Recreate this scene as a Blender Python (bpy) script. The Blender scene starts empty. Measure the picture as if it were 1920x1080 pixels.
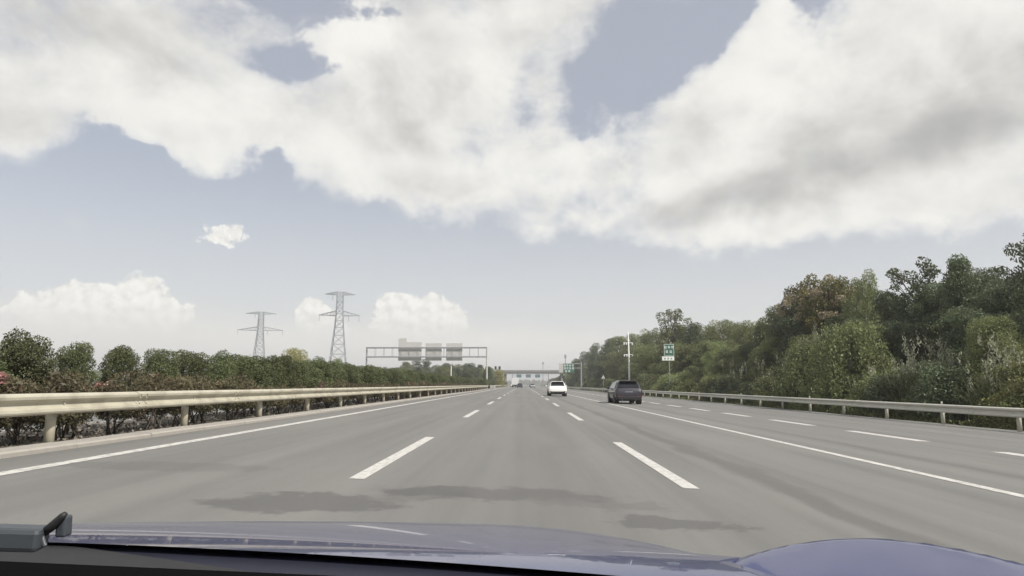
import bpy, bmesh, math, random
import numpy as np
from mathutils import Vector, Euler, Matrix

SC = bpy.context.scene
COL = SC.collection
rad = math.radians

# ------------------------------------------------------------------ camera
F = 1250.0                      # focal length in pixels of the 1920 px wide photograph
CAM_Z = 1.10
PITCH = math.atan(181 / F)
YAW = math.atan(21 / F)
cam_d = bpy.data.cameras.new('camera')
cam = bpy.data.objects.new('camera', cam_d)
COL.objects.link(cam)
cam_d.sensor_width = 36.0
cam_d.lens = 36.0 * F / 1920
cam_d.clip_start = 0.03
cam_d.clip_end = 20000
cam.location = (0, 0, CAM_Z)
cam.rotation_euler = (rad(90) + PITCH, 0, YAW)
SC.camera = cam
CAM_R = Euler(cam.rotation_euler).to_matrix()


def ray(u, v):
    return CAM_R @ Vector(((u - 960) / F, (540 - v) / F, -1.0))


def at(u, v, Y):
    d = ray(u, v)
    return Vector((0, 0, CAM_Z)) + d * (Y / d.y)


def at_x(u, v, X):
    d = ray(u, v)
    return Vector((0, 0, CAM_Z)) + d * (X / d.x)


# ------------------------------------------------------------------ render settings
SC.render.engine = 'CYCLES'
SC.cycles.use_denoising = True
SC.cycles.use_adaptive_sampling = True
SC.cycles.adaptive_threshold = 0.015
SC.cycles.adaptive_min_samples = 8
SC.cycles.max_bounces = 6
SC.cycles.diffuse_bounces = 3
SC.cycles.glossy_bounces = 3
SC.cycles.transmission_bounces = 4
SC.cycles.transparent_max_bounces = 6
SC.cycles.volume_bounces = 0
SC.view_settings.view_transform = 'Standard'
SC.view_settings.look = 'None'
SC.view_settings.gamma = 1.0
SC.view_settings.use_curve_mapping = False
SC.view_settings.exposure = 0.3

# ------------------------------------------------------------------ sun and sky
SUN_EL, SUN_AZ = rad(46), rad(124)       # azimuth clockwise from the driving direction
sun_dir = Vector((math.sin(SUN_AZ) * math.cos(SUN_EL), math.cos(SUN_AZ) * math.cos(SUN_EL), math.sin(SUN_EL)))
sd = bpy.data.lights.new('sun', 'SUN')
sd.energy = 4.4
sd.angle = rad(0.6)
sd.color = (1.0, 0.95, 0.87)
sun = bpy.data.objects.new('sun', sd)
sun.rotation_euler = sun_dir.to_track_quat('Z', 'Y').to_euler()
COL.objects.link(sun)


class NT:
    """small helper round a node tree"""
    def __init__(self, tree):
        self.t = tree
        self.n = tree.nodes
        self.l = tree.links

    def node(self, kind, **kw):
        nd = self.n.new(kind)
        for k, v in kw.items():
            setattr(nd, k, v)
        return nd

    def put(self, sock, v):
        if hasattr(v, 'is_output') or isinstance(v, bpy.types.NodeSocket):
            self.l.new(v, sock)
        else:
            sock.default_value = v

    def math(self, op, a, b=None, c=None, clamp=False):
        nd = self.node('ShaderNodeMath', operation=op, use_clamp=clamp)
        self.put(nd.inputs[0], a)
        if b is not None:
            self.put(nd.inputs[1], b)
        if c is not None:
            self.put(nd.inputs[2], c)
        return nd.outputs[0]

    def vmath(self, op, a, b=None, scale=None):
        nd = self.node('ShaderNodeVectorMath', operation=op)
        self.put(nd.inputs[0], a)
        if b is not None:
            self.put(nd.inputs[1], b)
        if scale is not None:
            self.put(nd.inputs['Scale'], scale)
        return nd.outputs['Value'] if op in ('LENGTH', 'DOT_PRODUCT') else nd.outputs[0]

    def step(self, x, a, b, lo=0.0, hi=1.0):
        nd = self.node('ShaderNodeMapRange', interpolation_type='SMOOTHSTEP', clamp=True)
        self.put(nd.inputs[0], x)
        nd.inputs[1].default_value = a
        nd.inputs[2].default_value = b
        nd.inputs[3].default_value = lo
        nd.inputs[4].default_value = hi
        return nd.outputs[0]

    def noise(self, vec, scale, detail=4.0, rough=0.5, dist=0.0, lac=2.0, dims='3D'):
        nd = self.node('ShaderNodeTexNoise', noise_dimensions=dims)
        if vec is not None:
            self.put(nd.inputs['Vector'], vec)
        nd.inputs['Scale'].default_value = scale
        nd.inputs['Detail'].default_value = detail
        nd.inputs['Roughness'].default_value = rough
        nd.inputs['Lacunarity'].default_value = lac
        nd.inputs['Distortion'].default_value = dist
        return nd

    def mix(self, f, a, b, mode='MIX'):
        nd = self.node('ShaderNodeMix', data_type='RGBA', blend_type=mode)
        self.put(nd.inputs[0], f)
        self.put(nd.inputs[6], a if not isinstance(a, tuple) else (*a, 1.0)[:4])
        self.put(nd.inputs[7], b if not isinstance(b, tuple) else (*b, 1.0)[:4])
        return nd.outputs[2]


def sky_pos(u, v):
    d = ray(u, v).normalized()
    return math.atan2(d.x, d.y), math.asin(d.z)


world = bpy.data.worlds.new('World')
SC.world = world
world.use_nodes = True
W = NT(world.node_tree)
W.n.clear()
SKY_STRENGTH = 0.113
w_out = W.node('ShaderNodeOutputWorld')
w_bg = W.node('ShaderNodeBackground')
w_bg.inputs['Strength'].default_value = SKY_STRENGTH
W.l.new(w_bg.outputs[0], w_out.inputs['Surface'])
tc = W.node('ShaderNodeTexCoord')
DIR = tc.outputs['Generated']
nish = W.node('ShaderNodeTexSky', sky_type='NISHITA')
nish.sun_disc = False
nish.sun_elevation = SUN_EL
nish.sun_rotation = SUN_AZ
nish.altitude = 50
nish.air_density = 1.0
nish.dust_density = 2.0
nish.ozone_density = 1.0
sep = W.node('ShaderNodeSeparateXYZ')
W.l.new(DIR, sep.inputs[0])
AZ = W.math('ARCTAN2', sep.outputs[0], sep.outputs[1])
EL = W.math('ARCSINE', sep.outputs[2])
# warped sky position so that no cloud keeps a smooth outline
n1 = W.noise(DIR, 5.0, 2.0, 0.55)
n2 = W.noise(DIR, 17.0, 3.0, 0.6)
w1 = W.vmath('SUBTRACT', n1.outputs['Color'], (0.5, 0.5, 0.5))
w2 = W.vmath('SUBTRACT', n2.outputs['Color'], (0.5, 0.5, 0.5))
cxy = W.node('ShaderNodeCombineXYZ')
W.l.new(AZ, cxy.inputs[0])
W.l.new(EL, cxy.inputs[1])
cxy.inputs[2].default_value = 1.0
P0 = cxy.outputs[0]
w1 = W.vmath('MULTIPLY', w1, (0.085, 0.07, 0.0))
w2 = W.vmath('MULTIPLY', w2, (1.0, 1.0, 0.0))
P1 = W.vmath('ADD', W.vmath('ADD', P0, w1), W.vmath('SCALE', w2, scale=0.05))
P2 = W.vmath('ADD', P0, W.vmath('SCALE', w2, scale=0.020))


def field(P, items):
    """sum of soft ellipses: centre and half axes in pixels of the photograph, turned into sky angles"""
    acc = None
    for u, v, ru, rv, rot, amp in items:
        a, e = sky_pos(u, v)
        k = math.sqrt(abs(amp))
        q = math.sqrt(k / 2.1)
        if abs(rot) <= 8:
            sx, sy = q * F / ru, q * F / rv
            d = W.node('ShaderNodeVectorMath', operation='MULTIPLY_ADD')
            W.l.new(P, d.inputs[0])
            d.inputs[1].default_value = (sx, sy, 0.0)
            d.inputs[2].default_value = (-a * sx, -e * sy, 0.0)
            r2 = W.vmath('DOT_PRODUCT', d.outputs[0], d.outputs[0])
        else:
            cs, sn = math.cos(rad(rot)), math.sin(rad(rot))
            ax = (q * cs * F / ru, q * sn * F / ru, -(cs * a + sn * e) * q * F / ru)
            ay = (-q * sn * F / rv, q * cs * F / rv, -(-sn * a + cs * e) * q * F / rv)
            du, dv = W.vmath('DOT_PRODUCT', P, ax), W.vmath('DOT_PRODUCT', P, ay)
            r2 = W.math('MULTIPLY_ADD', dv, dv, W.math('MULTIPLY', du, du))
        f = W.math('MAXIMUM', W.math('SUBTRACT', k, r2), 0.0)
        if amp < 0:
            acc = W.math('SUBTRACT', acc, W.math('MULTIPLY', f, f))
        else:
            acc = W.math('MULTIPLY_ADD', f, f, acc if acc is not None else 0.0)
    return acc


BIG = [  # u, v, ru, rv, rotation, amount
    (40, 170, 170, 95, -8, 1.1), (-60, 225, 130, 55, 0, 1.0), (330, 180, 180, 95, -14, 1.25), (410, 265, 70, 55, -30, 0.6),
    (150, 40, 330, 60, 0, 0.60), (480, 45, 200, 40, 0, 0.46), (330, 75, 120, 30, 0, 0.4),
    (770, 150, 180, 180, 0, 1.3), (930, 70, 180, 140, 20, 1.2), (1070, 0, 140, 50, 20, 1.0), (690, 300, 200, 75, 0, 1.1),
    (545, 225, 80, 60, 0, 0.7), (880, 300, 130, 80, 0, 0.9), (815, 385, 40, 40, 0, 0.55), (720, 345, 120, 40, 0, 0.7),
    (1030, 290, 75, 48, 0, 0.9), (1045, 205, 48, 60, -20, 0.62), (960, 375, 150, 50, 0, 0.9), (1060, 425, 120, 28, 0, 0.75),
    (1165, 225, 55, 36, 20, 0.32),
    (1420, 140, 125, 80, 25, 1.1), (1300, 235, 145, 80, 30, 1.1), (1530, 210, 210, 125, 20, 1.3), (1740, 180, 230, 150, 25, 1.3),
    (1900, 90, 180, 160, 0, 1.2), (1160, 300, 110, 60, 10, 1.0), (1320, 345, 250, 72, 5, 1.1), (1620, 345, 330, 88, 8, 1.25),
    (1250, 410, 80, 28, 0, 0.7), (1520, 415, 190, 36, 6, 0.85), (1860, 320, 190, 85, 0, 1.1), (1640, 20, 70, 26, 20, 0.45),
    (1440, 35, 30, 46, -20, 0.75), (1210, 140, 40, 24, 0, 0.4), (1110, 60, 60, 40, 25, 0.5), (565, 118, 95, 34, -8, -0.6), (205, 215, 30, 80, 0, -0.45), (500, 300, 45, 90, -25, -0.55), (1330, 60, 170, 40, 30, -0.7), (1180, 120, 70, 60, 30, -0.45), (120, 300, 140, 30, 0, -0.4), (1000, 240, 30, 40, 0, -0.3), (235, 290, 70, 55, 0, -0.6), (480, 350, 70, 50, 0, -0.5), (190, 120, 60, 40, 0, -0.25),
]
SMALL = [
    (190, 583, 115, 32, 4, 1.0), (262, 556, 42, 36, 0, 1.0), (160, 560, 46, 28, 0, 0.9), (300, 590, 40, 26, 0, 0.7), (110, 590, 60, 20, 0, 0.6),
    (586, 592, 26, 28, 0, 1.1), (612, 608, 46, 26, -20, 0.9), (735, 578, 28, 28, 0, 1.1), (790, 588, 62, 36, 0, 1.1), (845, 600, 34, 28, 0, 0.9),
    (760, 612, 60, 24, 0, 0.8), (415, 442, 44, 22, -8, 0.5),
]
HAZY = [(190, 622, 330, 46, 0, 0.8), (760, 645, 330, 44, 0, 0.85), (1080, 650, 260, 40, 0, 0.5)]
GREY = [
    (770, 140, 110, 160, 0, 0.95), (640, 195, 120, 45, 0, 0.6), (120, 50, 280, 60, 0, 0.75), (1760, 225, 270, 85, 25, 0.85), (1480, 275, 190, 50, 20, 0.75),
    (1370, 375, 190, 32, 10, 0.8), (1640, 300, 200, 55, 10, 0.55), (1170, 325, 90, 34, 20, 0.6), (990, 385, 90, 26, 0, 0.35), (690, 262, 150, 36, 0, 0.5),
    (60, 250, 120, 30, 0, 0.4), (1900, 200, 120, 80, 0, 0.35), (1150, 400, 140, 20, 0, 0.4), (480, 70, 140, 36, 0, 0.45), (330, 250, 120, 30, -20, 0.3), (1290, 290, 70, 30, 20, 0.5), (1880, 380, 160, 26, 6, 0.35), (850, 350, 110, 24, 0, 0.35),
]
f_big = field(P1, BIG)
f_small = field(P2, SMALL)
# cloud cover outside the photograph goes on by itself
gen = W.noise(W.vmath('MULTIPLY', DIR, (1.0, 1.0, 1.9)), 2.3, 3.0, 0.55)
gen_f = W.math('MULTIPLY', W.step(gen.outputs[0], 0.40, 0.62), 1.15)
out_az = W.step(W.math('ABSOLUTE', AZ), 0.72, 0.95)
out_el = W.step(EL, 0.58, 0.75)
outside = W.math('MAXIMUM', out_az, out_el)
low = W.step(EL, 0.05, 0.22)
f_big = W.math('ADD', W.math('MULTIPLY', f_big, W.math('SUBTRACT', 1.0, out_az)), W.math('MULTIPLY', W.math('MULTIPLY', gen_f, outside), low))
# fractal edge
nv = W.vmath('MULTIPLY', DIR, (1.0, 1.0, 1.35))
fb = W.noise(nv, 10.0, 7.0, 0.60, 0.25)
fb2 = W.noise(nv, 45.0, 4.0, 0.6)
e1 = W.math('MULTIPLY', W.math('SUBTRACT', fb.outputs[0], 0.5), 2.1)
e2 = W.math('SUBTRACT', fb2.outputs[0], 0.5)
f_soft = W.math('DIVIDE', W.math('MULTIPLY', f_big, 1.62), W.math('ADD', W.math('MAXIMUM', f_big, 0.0), 0.55))
d_big = W.math('ADD', W.math('ADD', f_soft, e1), W.math('MULTIPLY', e2, 0.55))
soft_f = W.math('MAXIMUM', W.step(n1.outputs[0], 0.44, 0.60), W.step(EL, 0.37, 0.27))
a_big = W.math('ADD', W.math('MULTIPLY', W.step(d_big, 0.22, 1.34), soft_f), W.math('MULTIPLY', W.step(d_big, 0.44, 0.74), W.math('SUBTRACT', 1.0, soft_f)))
fb3 = W.noise(DIR, 70.0, 5.0, 0.6)
e3 = W.math('SUBTRACT', fb3.outputs[0], 0.5)
f_ss = W.math('DIVIDE', W.math('MULTIPLY', f_small, 1.25), W.math('ADD', f_small, 0.35))
d_small = W.math('MULTIPLY_ADD', e3, 1.5, W.math('ADD', f_ss, -0.10))
a_small = W.math('MULTIPLY', W.step(d_small, 0.26, 0.56), W.step(EL, 0.058, 0.112))
f_grey = field(P1, GREY)
sh = W.math('ADD', W.math('MULTIPLY_ADD', f_grey, 0.62, -0.04), W.math('MULTIPLY', W.math('SUBTRACT', n1.outputs[0], 0.45), 1.3))
# relief: the side of a billow that looks towards the sun is bright
fbo = W.noise(W.vmath('ADD', nv, (0.016, -0.01, 0.030)), 10.0, 4.0, 0.55, 0.25)
sh = W.math('MULTIPLY_ADD', W.math('SUBTRACT', fbo.outputs[0], fb.outputs[0]), 1.4, sh)
thick = W.step(d_big, 0.6, 1.6)
sh = W.step(W.math('ADD', sh, W.math('MULTIPLY_ADD', thick, 0.40, -0.22)), -0.25, 1.35)
# a thin veil whitens the clear sky
base = W.mix(0.66, nish.outputs[0], (3.85, 3.90, 4.12))
hz = W.step(EL, 0.36, 0.02)
base = W.mix(W.math('MULTIPLY', hz, 0.66), base, (6.15, 6.08, 5.9))
f_haze = W.math('MULTIPLY', field(P2, HAZY), 0.8, clamp=True)
base = W.mix(f_haze, base, (6.2, 6.05, 5.75))
fb4 = W.noise(W.vmath('ADD', DIR, (0.006, 0.0, 0.008)), 70.0, 3.0, 0.55)
c_small = W.mix(W.math('MULTIPLY_ADD', W.math('SUBTRACT', fb4.outputs[0], fb3.outputs[0]), 2.6, 0.35, clamp=True), (7.2, 7.1, 6.75), (5.9, 5.8, 5.45))
c_big = W.mix(sh, (6.85, 6.75, 6.40), (3.3, 3.28, 3.2))
col = W.mix(W.math('MULTIPLY', a_small, 0.9), base, c_small)
col = W.mix(W.math('MULTIPLY', a_big, 0.96), col, c_big)
W.l.new(col, w_bg.inputs['Color'])
world.cycles.sampling_method = 'MANUAL'
world.cycles.sample_map_resolution = 512

# ------------------------------------------------------------------ small helpers
RNG = np.random.default_rng(7)
R = random.Random(7)
CROSS = 0.026                   # the carriageway falls to the outside


def tag(o, label=None, cat=None, group=None, kind=None):
    if label: o['label'] = label
    if cat: o['category'] = cat
    if group: o['group'] = group
    if kind: o['kind'] = kind
    return o


def empty(name, loc=(0, 0, 0), rz=0.0):
    o = bpy.data.objects.new(name, None)
    o.location = loc
    o.rotation_euler = (0, 0, rz)
    o.empty_display_size = 0.3
    COL.objects.link(o)
    return o


def link(name, me, mat=None, parent=None, loc=None):
    o = bpy.data.objects.new(name, me)
    if mat is not None and not me.materials:
        me.materials.append(mat)
    if parent is not None:
        o.parent = parent
    if loc is not None:
        o.location = loc
    COL.objects.link(o)
    return o


def copy_tree(o, parent=None):
    c = o.copy()
    COL.objects.link(c)
    c.parent = parent
    for ch in list(o.children):
        copy_tree(ch, c)
    return c


class MB:
    def __init__(self):
        self.v, self.f = [], []

    def add(self, vs, fs):
        b = len(self.v)
        self.v += [tuple(p) for p in vs]
        self.f += [tuple(i + b for i in f) for f in fs]
        return self

    def box(self, c, s, rz=0.0):
        x, y, z = s[0] / 2, s[1] / 2, s[2] / 2
        cs, sn = math.cos(rz), math.sin(rz)
        vs = []
        for dz in (-z, z):
            for dx, dy in ((-x, -y), (x, -y), (x, y), (-x, y)):
                vs.append((c[0] + dx * cs - dy * sn, c[1] + dx * sn + dy * cs, c[2] + dz))
        return self.add(vs, [(0, 3, 2, 1), (4, 5, 6, 7), (0, 1, 5, 4), (1, 2, 6, 5), (2, 3, 7, 6), (3, 0, 4, 7)])

    def bar(self, a, b, w, h=None):
        a, b = Vector(a), Vector(b)
        h = h or w
        d = (b - a).normalized()
        up = Vector((0, 0, 1)) if abs(d.z) < 0.95 else Vector((0, 1, 0))
        s = d.cross(up).normalized() * (w / 2)
        t = s.cross(d).normalized() * (h / 2)
        vs = [p + i * s + j * t for p in (a, b) for i, j in ((-1, -1), (1, -1), (1, 1), (-1, 1))]
        return self.add(vs, [(0, 3, 2, 1), (4, 5, 6, 7), (0, 1, 5, 4), (1, 2, 6, 5), (2, 3, 7, 6), (3, 0, 4, 7)])

    def tube(self, pts, rs, n=8, cap=True):
        pts = [Vector(p) for p in pts]
        b = len(self.v)
        for i, p in enumerate(pts):
            d = (pts[min(i + 1, len(pts) - 1)] - pts[max(i - 1, 0)]).normalized()
            up = Vector((0, 0, 1)) if abs(d.z) < 0.9 else Vector((1, 0, 0))
            s = d.cross(up).normalized()
            t = s.cross(d).normalized()
            for k in range(n):
                a = 2 * math.pi * k / n
                self.v.append(tuple(p + (s * math.cos(a) + t * math.sin(a)) * rs[i]))
        for i in range(len(pts) - 1):
            for k in range(n):
                k2 = (k + 1) % n
                self.f.append((b + i * n + k, b + i * n + k2, b + (i + 1) * n + k2, b + (i + 1) * n + k))
        if cap:
            self.f.append(tuple(b + k for k in range(n))[::-1])
            self.f.append(tuple(b + (len(pts) - 1) * n + k for k in range(n)))
        return self

    def mesh(self, name, mat=None, smooth=False):
        me = bpy.data.meshes.new(name)
        me.from_pydata(self.v, [], self.f)
        bm = bmesh.new()
        bm.from_mesh(me)
        bmesh.ops.recalc_face_normals(bm, faces=bm.faces)
        bm.to_mesh(me)
        bm.free()
        if smooth:
            me.polygons.foreach_set('use_smooth', [True] * len(me.polygons))
        if mat is not None:
            me.materials.append(mat)
        me.update()
        return me

    def build(self, name, mat=None, parent=None, smooth=False, loc=None):
        return link(name, self.mesh(name, mat, smooth), None, parent, loc)


def bevel(o, w, seg=2):
    m = o.modifiers.new('bevel', 'BEVEL')
    m.width = w
    m.segments = seg
    m.limit_method = 'ANGLE'
    return o


# ------------------------------------------------------------------ materials
def pbr(name, color, rough=0.6, metal=0.0, noise=None, bump=0.0, coat=0.0, spec=0.5):
    """noise = (scale, amount, second colour)"""
    m = bpy.data.materials.new(name)
    m.use_nodes = True
    t = NT(m.node_tree)
    b = t.n['Principled BSDF']
    b.inputs['Base Color'].default_value = (*color, 1)
    b.inputs['Roughness'].default_value = rough
    b.inputs['Metallic'].default_value = metal
    b.inputs['Specular IOR Level'].default_value = spec
    b.inputs['Coat Weight'].default_value = coat
    b.inputs['Coat Roughness'].default_value = 0.03
    if noise:
        sc, amt, c2 = noise
        tcn = t.node('ShaderNodeTexCoord')
        nz = t.noise(tcn.outputs['Object'], sc, 6.0, 0.6)
        f = t.step(nz.outputs[0], 0.42, 0.68, 0.0, amt)
        t.l.new(t.mix(f, color, c2), b.inputs['Base Color'])
        if bump:
            bp = t.node('ShaderNodeBump')
            bp.inputs['Strength'].default_value = bump
            bp.inputs['Distance'].default_value = 0.02
            t.l.new(nz.outputs[0], bp.inputs['Height'])
            t.l.new(bp.outputs[0], b.inputs['Normal'])
    return m


def leaf_mat(name, c1, c2, c3=None, trans=0.35, rough=0.55):
    """foliage: tint attribute picks between two or three leaf colours, each plant differs a little"""
    m = bpy.data.materials.new(name)
    m.use_nodes = True
    t = NT(m.node_tree)
    b = t.n['Principled BSDF']
    out = t.n['Material Output']
    at_ = t.node('ShaderNodeAttribute', attribute_name='tint')
    oi = t.node('ShaderNodeObjectInfo')
    c = t.mix(at_.outputs['Fac'], c1, c2)
    if c3:
        c = t.mix(t.step(at_.outputs['Fac'], 0.86, 0.90), c, c3)
    hs = t.node('ShaderNodeHueSaturation')
    t.l.new(c, hs.inputs['Color'])
    t.l.new(t.math('MULTIPLY_ADD', oi.outputs['Random'], 0.024, 0.488), hs.inputs['Hue'])
    t.l.new(t.math('MULTIPLY_ADD', oi.outputs['Random'], 0.5, 0.75), hs.inputs['Value'])
    b.inputs['Roughness'].default_value = rough
    b.inputs['Specular IOR Level'].default_value = 0.35
    t.l.new(hs.outputs[0], b.inputs['Base Color'])
    tr = t.node('ShaderNodeBsdfTranslucent')
    t.l.new(hs.outputs[0], tr.inputs['Color'])
    mx = t.node('ShaderNodeMixShader')
    mx.inputs[0].default_value = trans
    t.l.new(b.outputs[0], mx.inputs[1])
    t.l.new(tr.outputs[0], mx.inputs[2])
    t.l.new(mx.outputs[0], out.inputs['Surface'])
    return m


M = {}
M['cream'] = pbr('cream_paint', (0.42, 0.395, 0.315), 0.5, 0, (2.2, 0.8, (0.30, 0.275, 0.215)))
M['cream_post'] = pbr('cream_post_paint', (0.40, 0.37, 0.29), 0.55, 0, (6, 0.6, (0.27, 0.25, 0.195)))
M['galv'] = pbr('weathered_rail_paint', (0.50, 0.49, 0.43), 0.5, 0.1, (1.1, 0.5, (0.38, 0.37, 0.32)))
M['galv_post'] = pbr('weathered_post_paint', (0.42, 0.41, 0.35), 0.6, 0.0, (5, 0.6, (0.30, 0.29, 0.25)))
M['steel'] = pbr('galvanised_steel', (0.30, 0.31, 0.33), 0.55, 0.3, (3, 0.4, (0.24, 0.24, 0.26)))
M['pylon'] = pbr('pylon_steel', (0.30, 0.32, 0.35), 0.6, 0.2)
M['white_pole'] = pbr('white_pole_paint', (0.75, 0.75, 0.72), 0.45)
M['grey_box'] = pbr('grey_cabinet_paint', (0.35, 0.36, 0.36), 0.5)
M['sign_back'] = pbr('sign_back_aluminium', (0.46, 0.455, 0.44), 0.6, 0.0, (0.8, 0.35, (0.40, 0.395, 0.38)))
M['sign_green'] = pbr('sign_green', (0.045, 0.125, 0.095), 0.55)
M['sign_white'] = pbr('sign_white', (0.78, 0.80, 0.78), 0.4)
M['bridge'] = pbr('bridge_concrete', (0.22, 0.22, 0.215), 0.85, 0, (0.6, 0.6, (0.16, 0.16, 0.155)))
M['concrete'] = pbr('concrete', (0.36, 0.35, 0.33), 0.85, 0, (1.2, 0.7, (0.24, 0.23, 0.22)), 0.3)
M['kerb'] = pbr('kerb_concrete', (0.30, 0.28, 0.25), 0.9, 0, (2.5, 0.7, (0.25, 0.235, 0.21)), 0.3)
M['marking'] = pbr('road_paint', (0.50, 0.49, 0.465), 0.7, 0, (11, 0.85, (0.27, 0.265, 0.25)), 0.1)
M['bark'] = pbr('bark', (0.09, 0.075, 0.06), 0.9, 0, (14, 0.8, (0.05, 0.04, 0.033)), 0.6)
M['bark_pale'] = pbr('pale_bark', (0.20, 0.185, 0.16), 0.9, 0, (12, 0.8, (0.09, 0.08, 0.07)), 0.6)
M['soil'] = pbr('soil', (0.085, 0.075, 0.062), 0.95, 0, (1.5, 0.8, (0.05, 0.05, 0.035)), 0.5)
M['black'] = pbr('black_plastic', (0.012, 0.012, 0.013), 0.6)
M['dark'] = pbr('dark_rubber', (0.02, 0.02, 0.021), 0.8)
M['glass'] = pbr('car_glass', (0.012, 0.014, 0.016), 0.06, 0, spec=0.6)
M['white_paint'] = pbr('white_car_paint', (0.80, 0.80, 0.78), 0.3, 0, coat=1.0)
M['plum_paint'] = pbr('dark_grey_car_paint', (0.020, 0.018, 0.026), 0.4, 0.1, coat=0.5)
M['silver_paint'] = pbr('silver_car_paint', (0.42, 0.43, 0.45), 0.3, 0.5, coat=1.0)
M['navy_far'] = pbr('dark_car_paint', (0.03, 0.035, 0.05), 0.3, 0.2, coat=1.0)
M['chrome'] = pbr('rim_metal', (0.5, 0.5, 0.52), 0.3, 0.9)
M['tail'] = pbr('tail_lamp_red', (0.16, 0.012, 0.012), 0.2, 0, coat=1.0)
M['plate'] = pbr('number_plate', (0.55, 0.62, 0.78), 0.4)
M['box_white'] = pbr('truck_box', (0.62, 0.63, 0.63), 0.5)
M['blue_sign'] = pbr('sign_blue_green', (0.06, 0.14, 0.15), 0.5)
M['ins'] = pbr('insulator_glass', (0.20, 0.16, 0.15), 0.3)

M['leaf_hedge'] = leaf_mat('hedge_leaf', (0.068, 0.084, 0.039), (0.143, 0.161, 0.069), (0.222, 0.213, 0.094), 0.22)
M['leaf_dark'] = leaf_mat('dark_leaf', (0.068, 0.088, 0.052), (0.140, 0.169, 0.084), (0.212, 0.228, 0.122), 0.28)
M['leaf_mid'] = leaf_mat('mid_leaf', (0.106, 0.129, 0.059), (0.220, 0.234, 0.095), (0.322, 0.315, 0.136), 0.32)
M['leaf_light'] = leaf_mat('light_leaf', (0.156, 0.189, 0.081), (0.285, 0.313, 0.132), (0.415, 0.431, 0.200), 0.38)
M['leaf_rust'] = leaf_mat('seed_pod_leaf', (0.103, 0.110, 0.044), (0.206, 0.180, 0.071), (0.414, 0.321, 0.163), 0.32)
M['pod'] = leaf_mat('seed_pod', (0.26, 0.22, 0.14), (0.46, 0.40, 0.27), None, 0.3)
M['leaf_gold'] = leaf_mat('golden_leaf', (0.26, 0.26, 0.08), (0.42, 0.40, 0.13), None, 0.4)
M['leaf_red'] = leaf_mat('red_brown_leaf', (0.070, 0.070, 0.040), (0.165, 0.135, 0.078), (0.25, 0.15, 0.11), 0.3)
M['flower'] = leaf_mat('pink_flower', (0.30, 0.13, 0.13), (0.46, 0.27, 0.25), None, 0.35)
M['reed'] = leaf_mat('reed_blade', (0.085, 0.105, 0.045), (0.19, 0.20, 0.10), (0.28, 0.28, 0.17), 0.35)
M['plume'] = leaf_mat('reed_plume', (0.26, 0.27, 0.19), (0.40, 0.40, 0.30), None, 0.35)
M['grassy'] = leaf_mat('undergrowth_leaf', (0.091, 0.100, 0.039), (0.182, 0.184, 0.066), (0.274, 0.242, 0.096), 0.3)
M['litter'] = leaf_mat('dead_leaf', (0.12, 0.10, 0.08), (0.30, 0.27, 0.24), None, 0.1)


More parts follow.
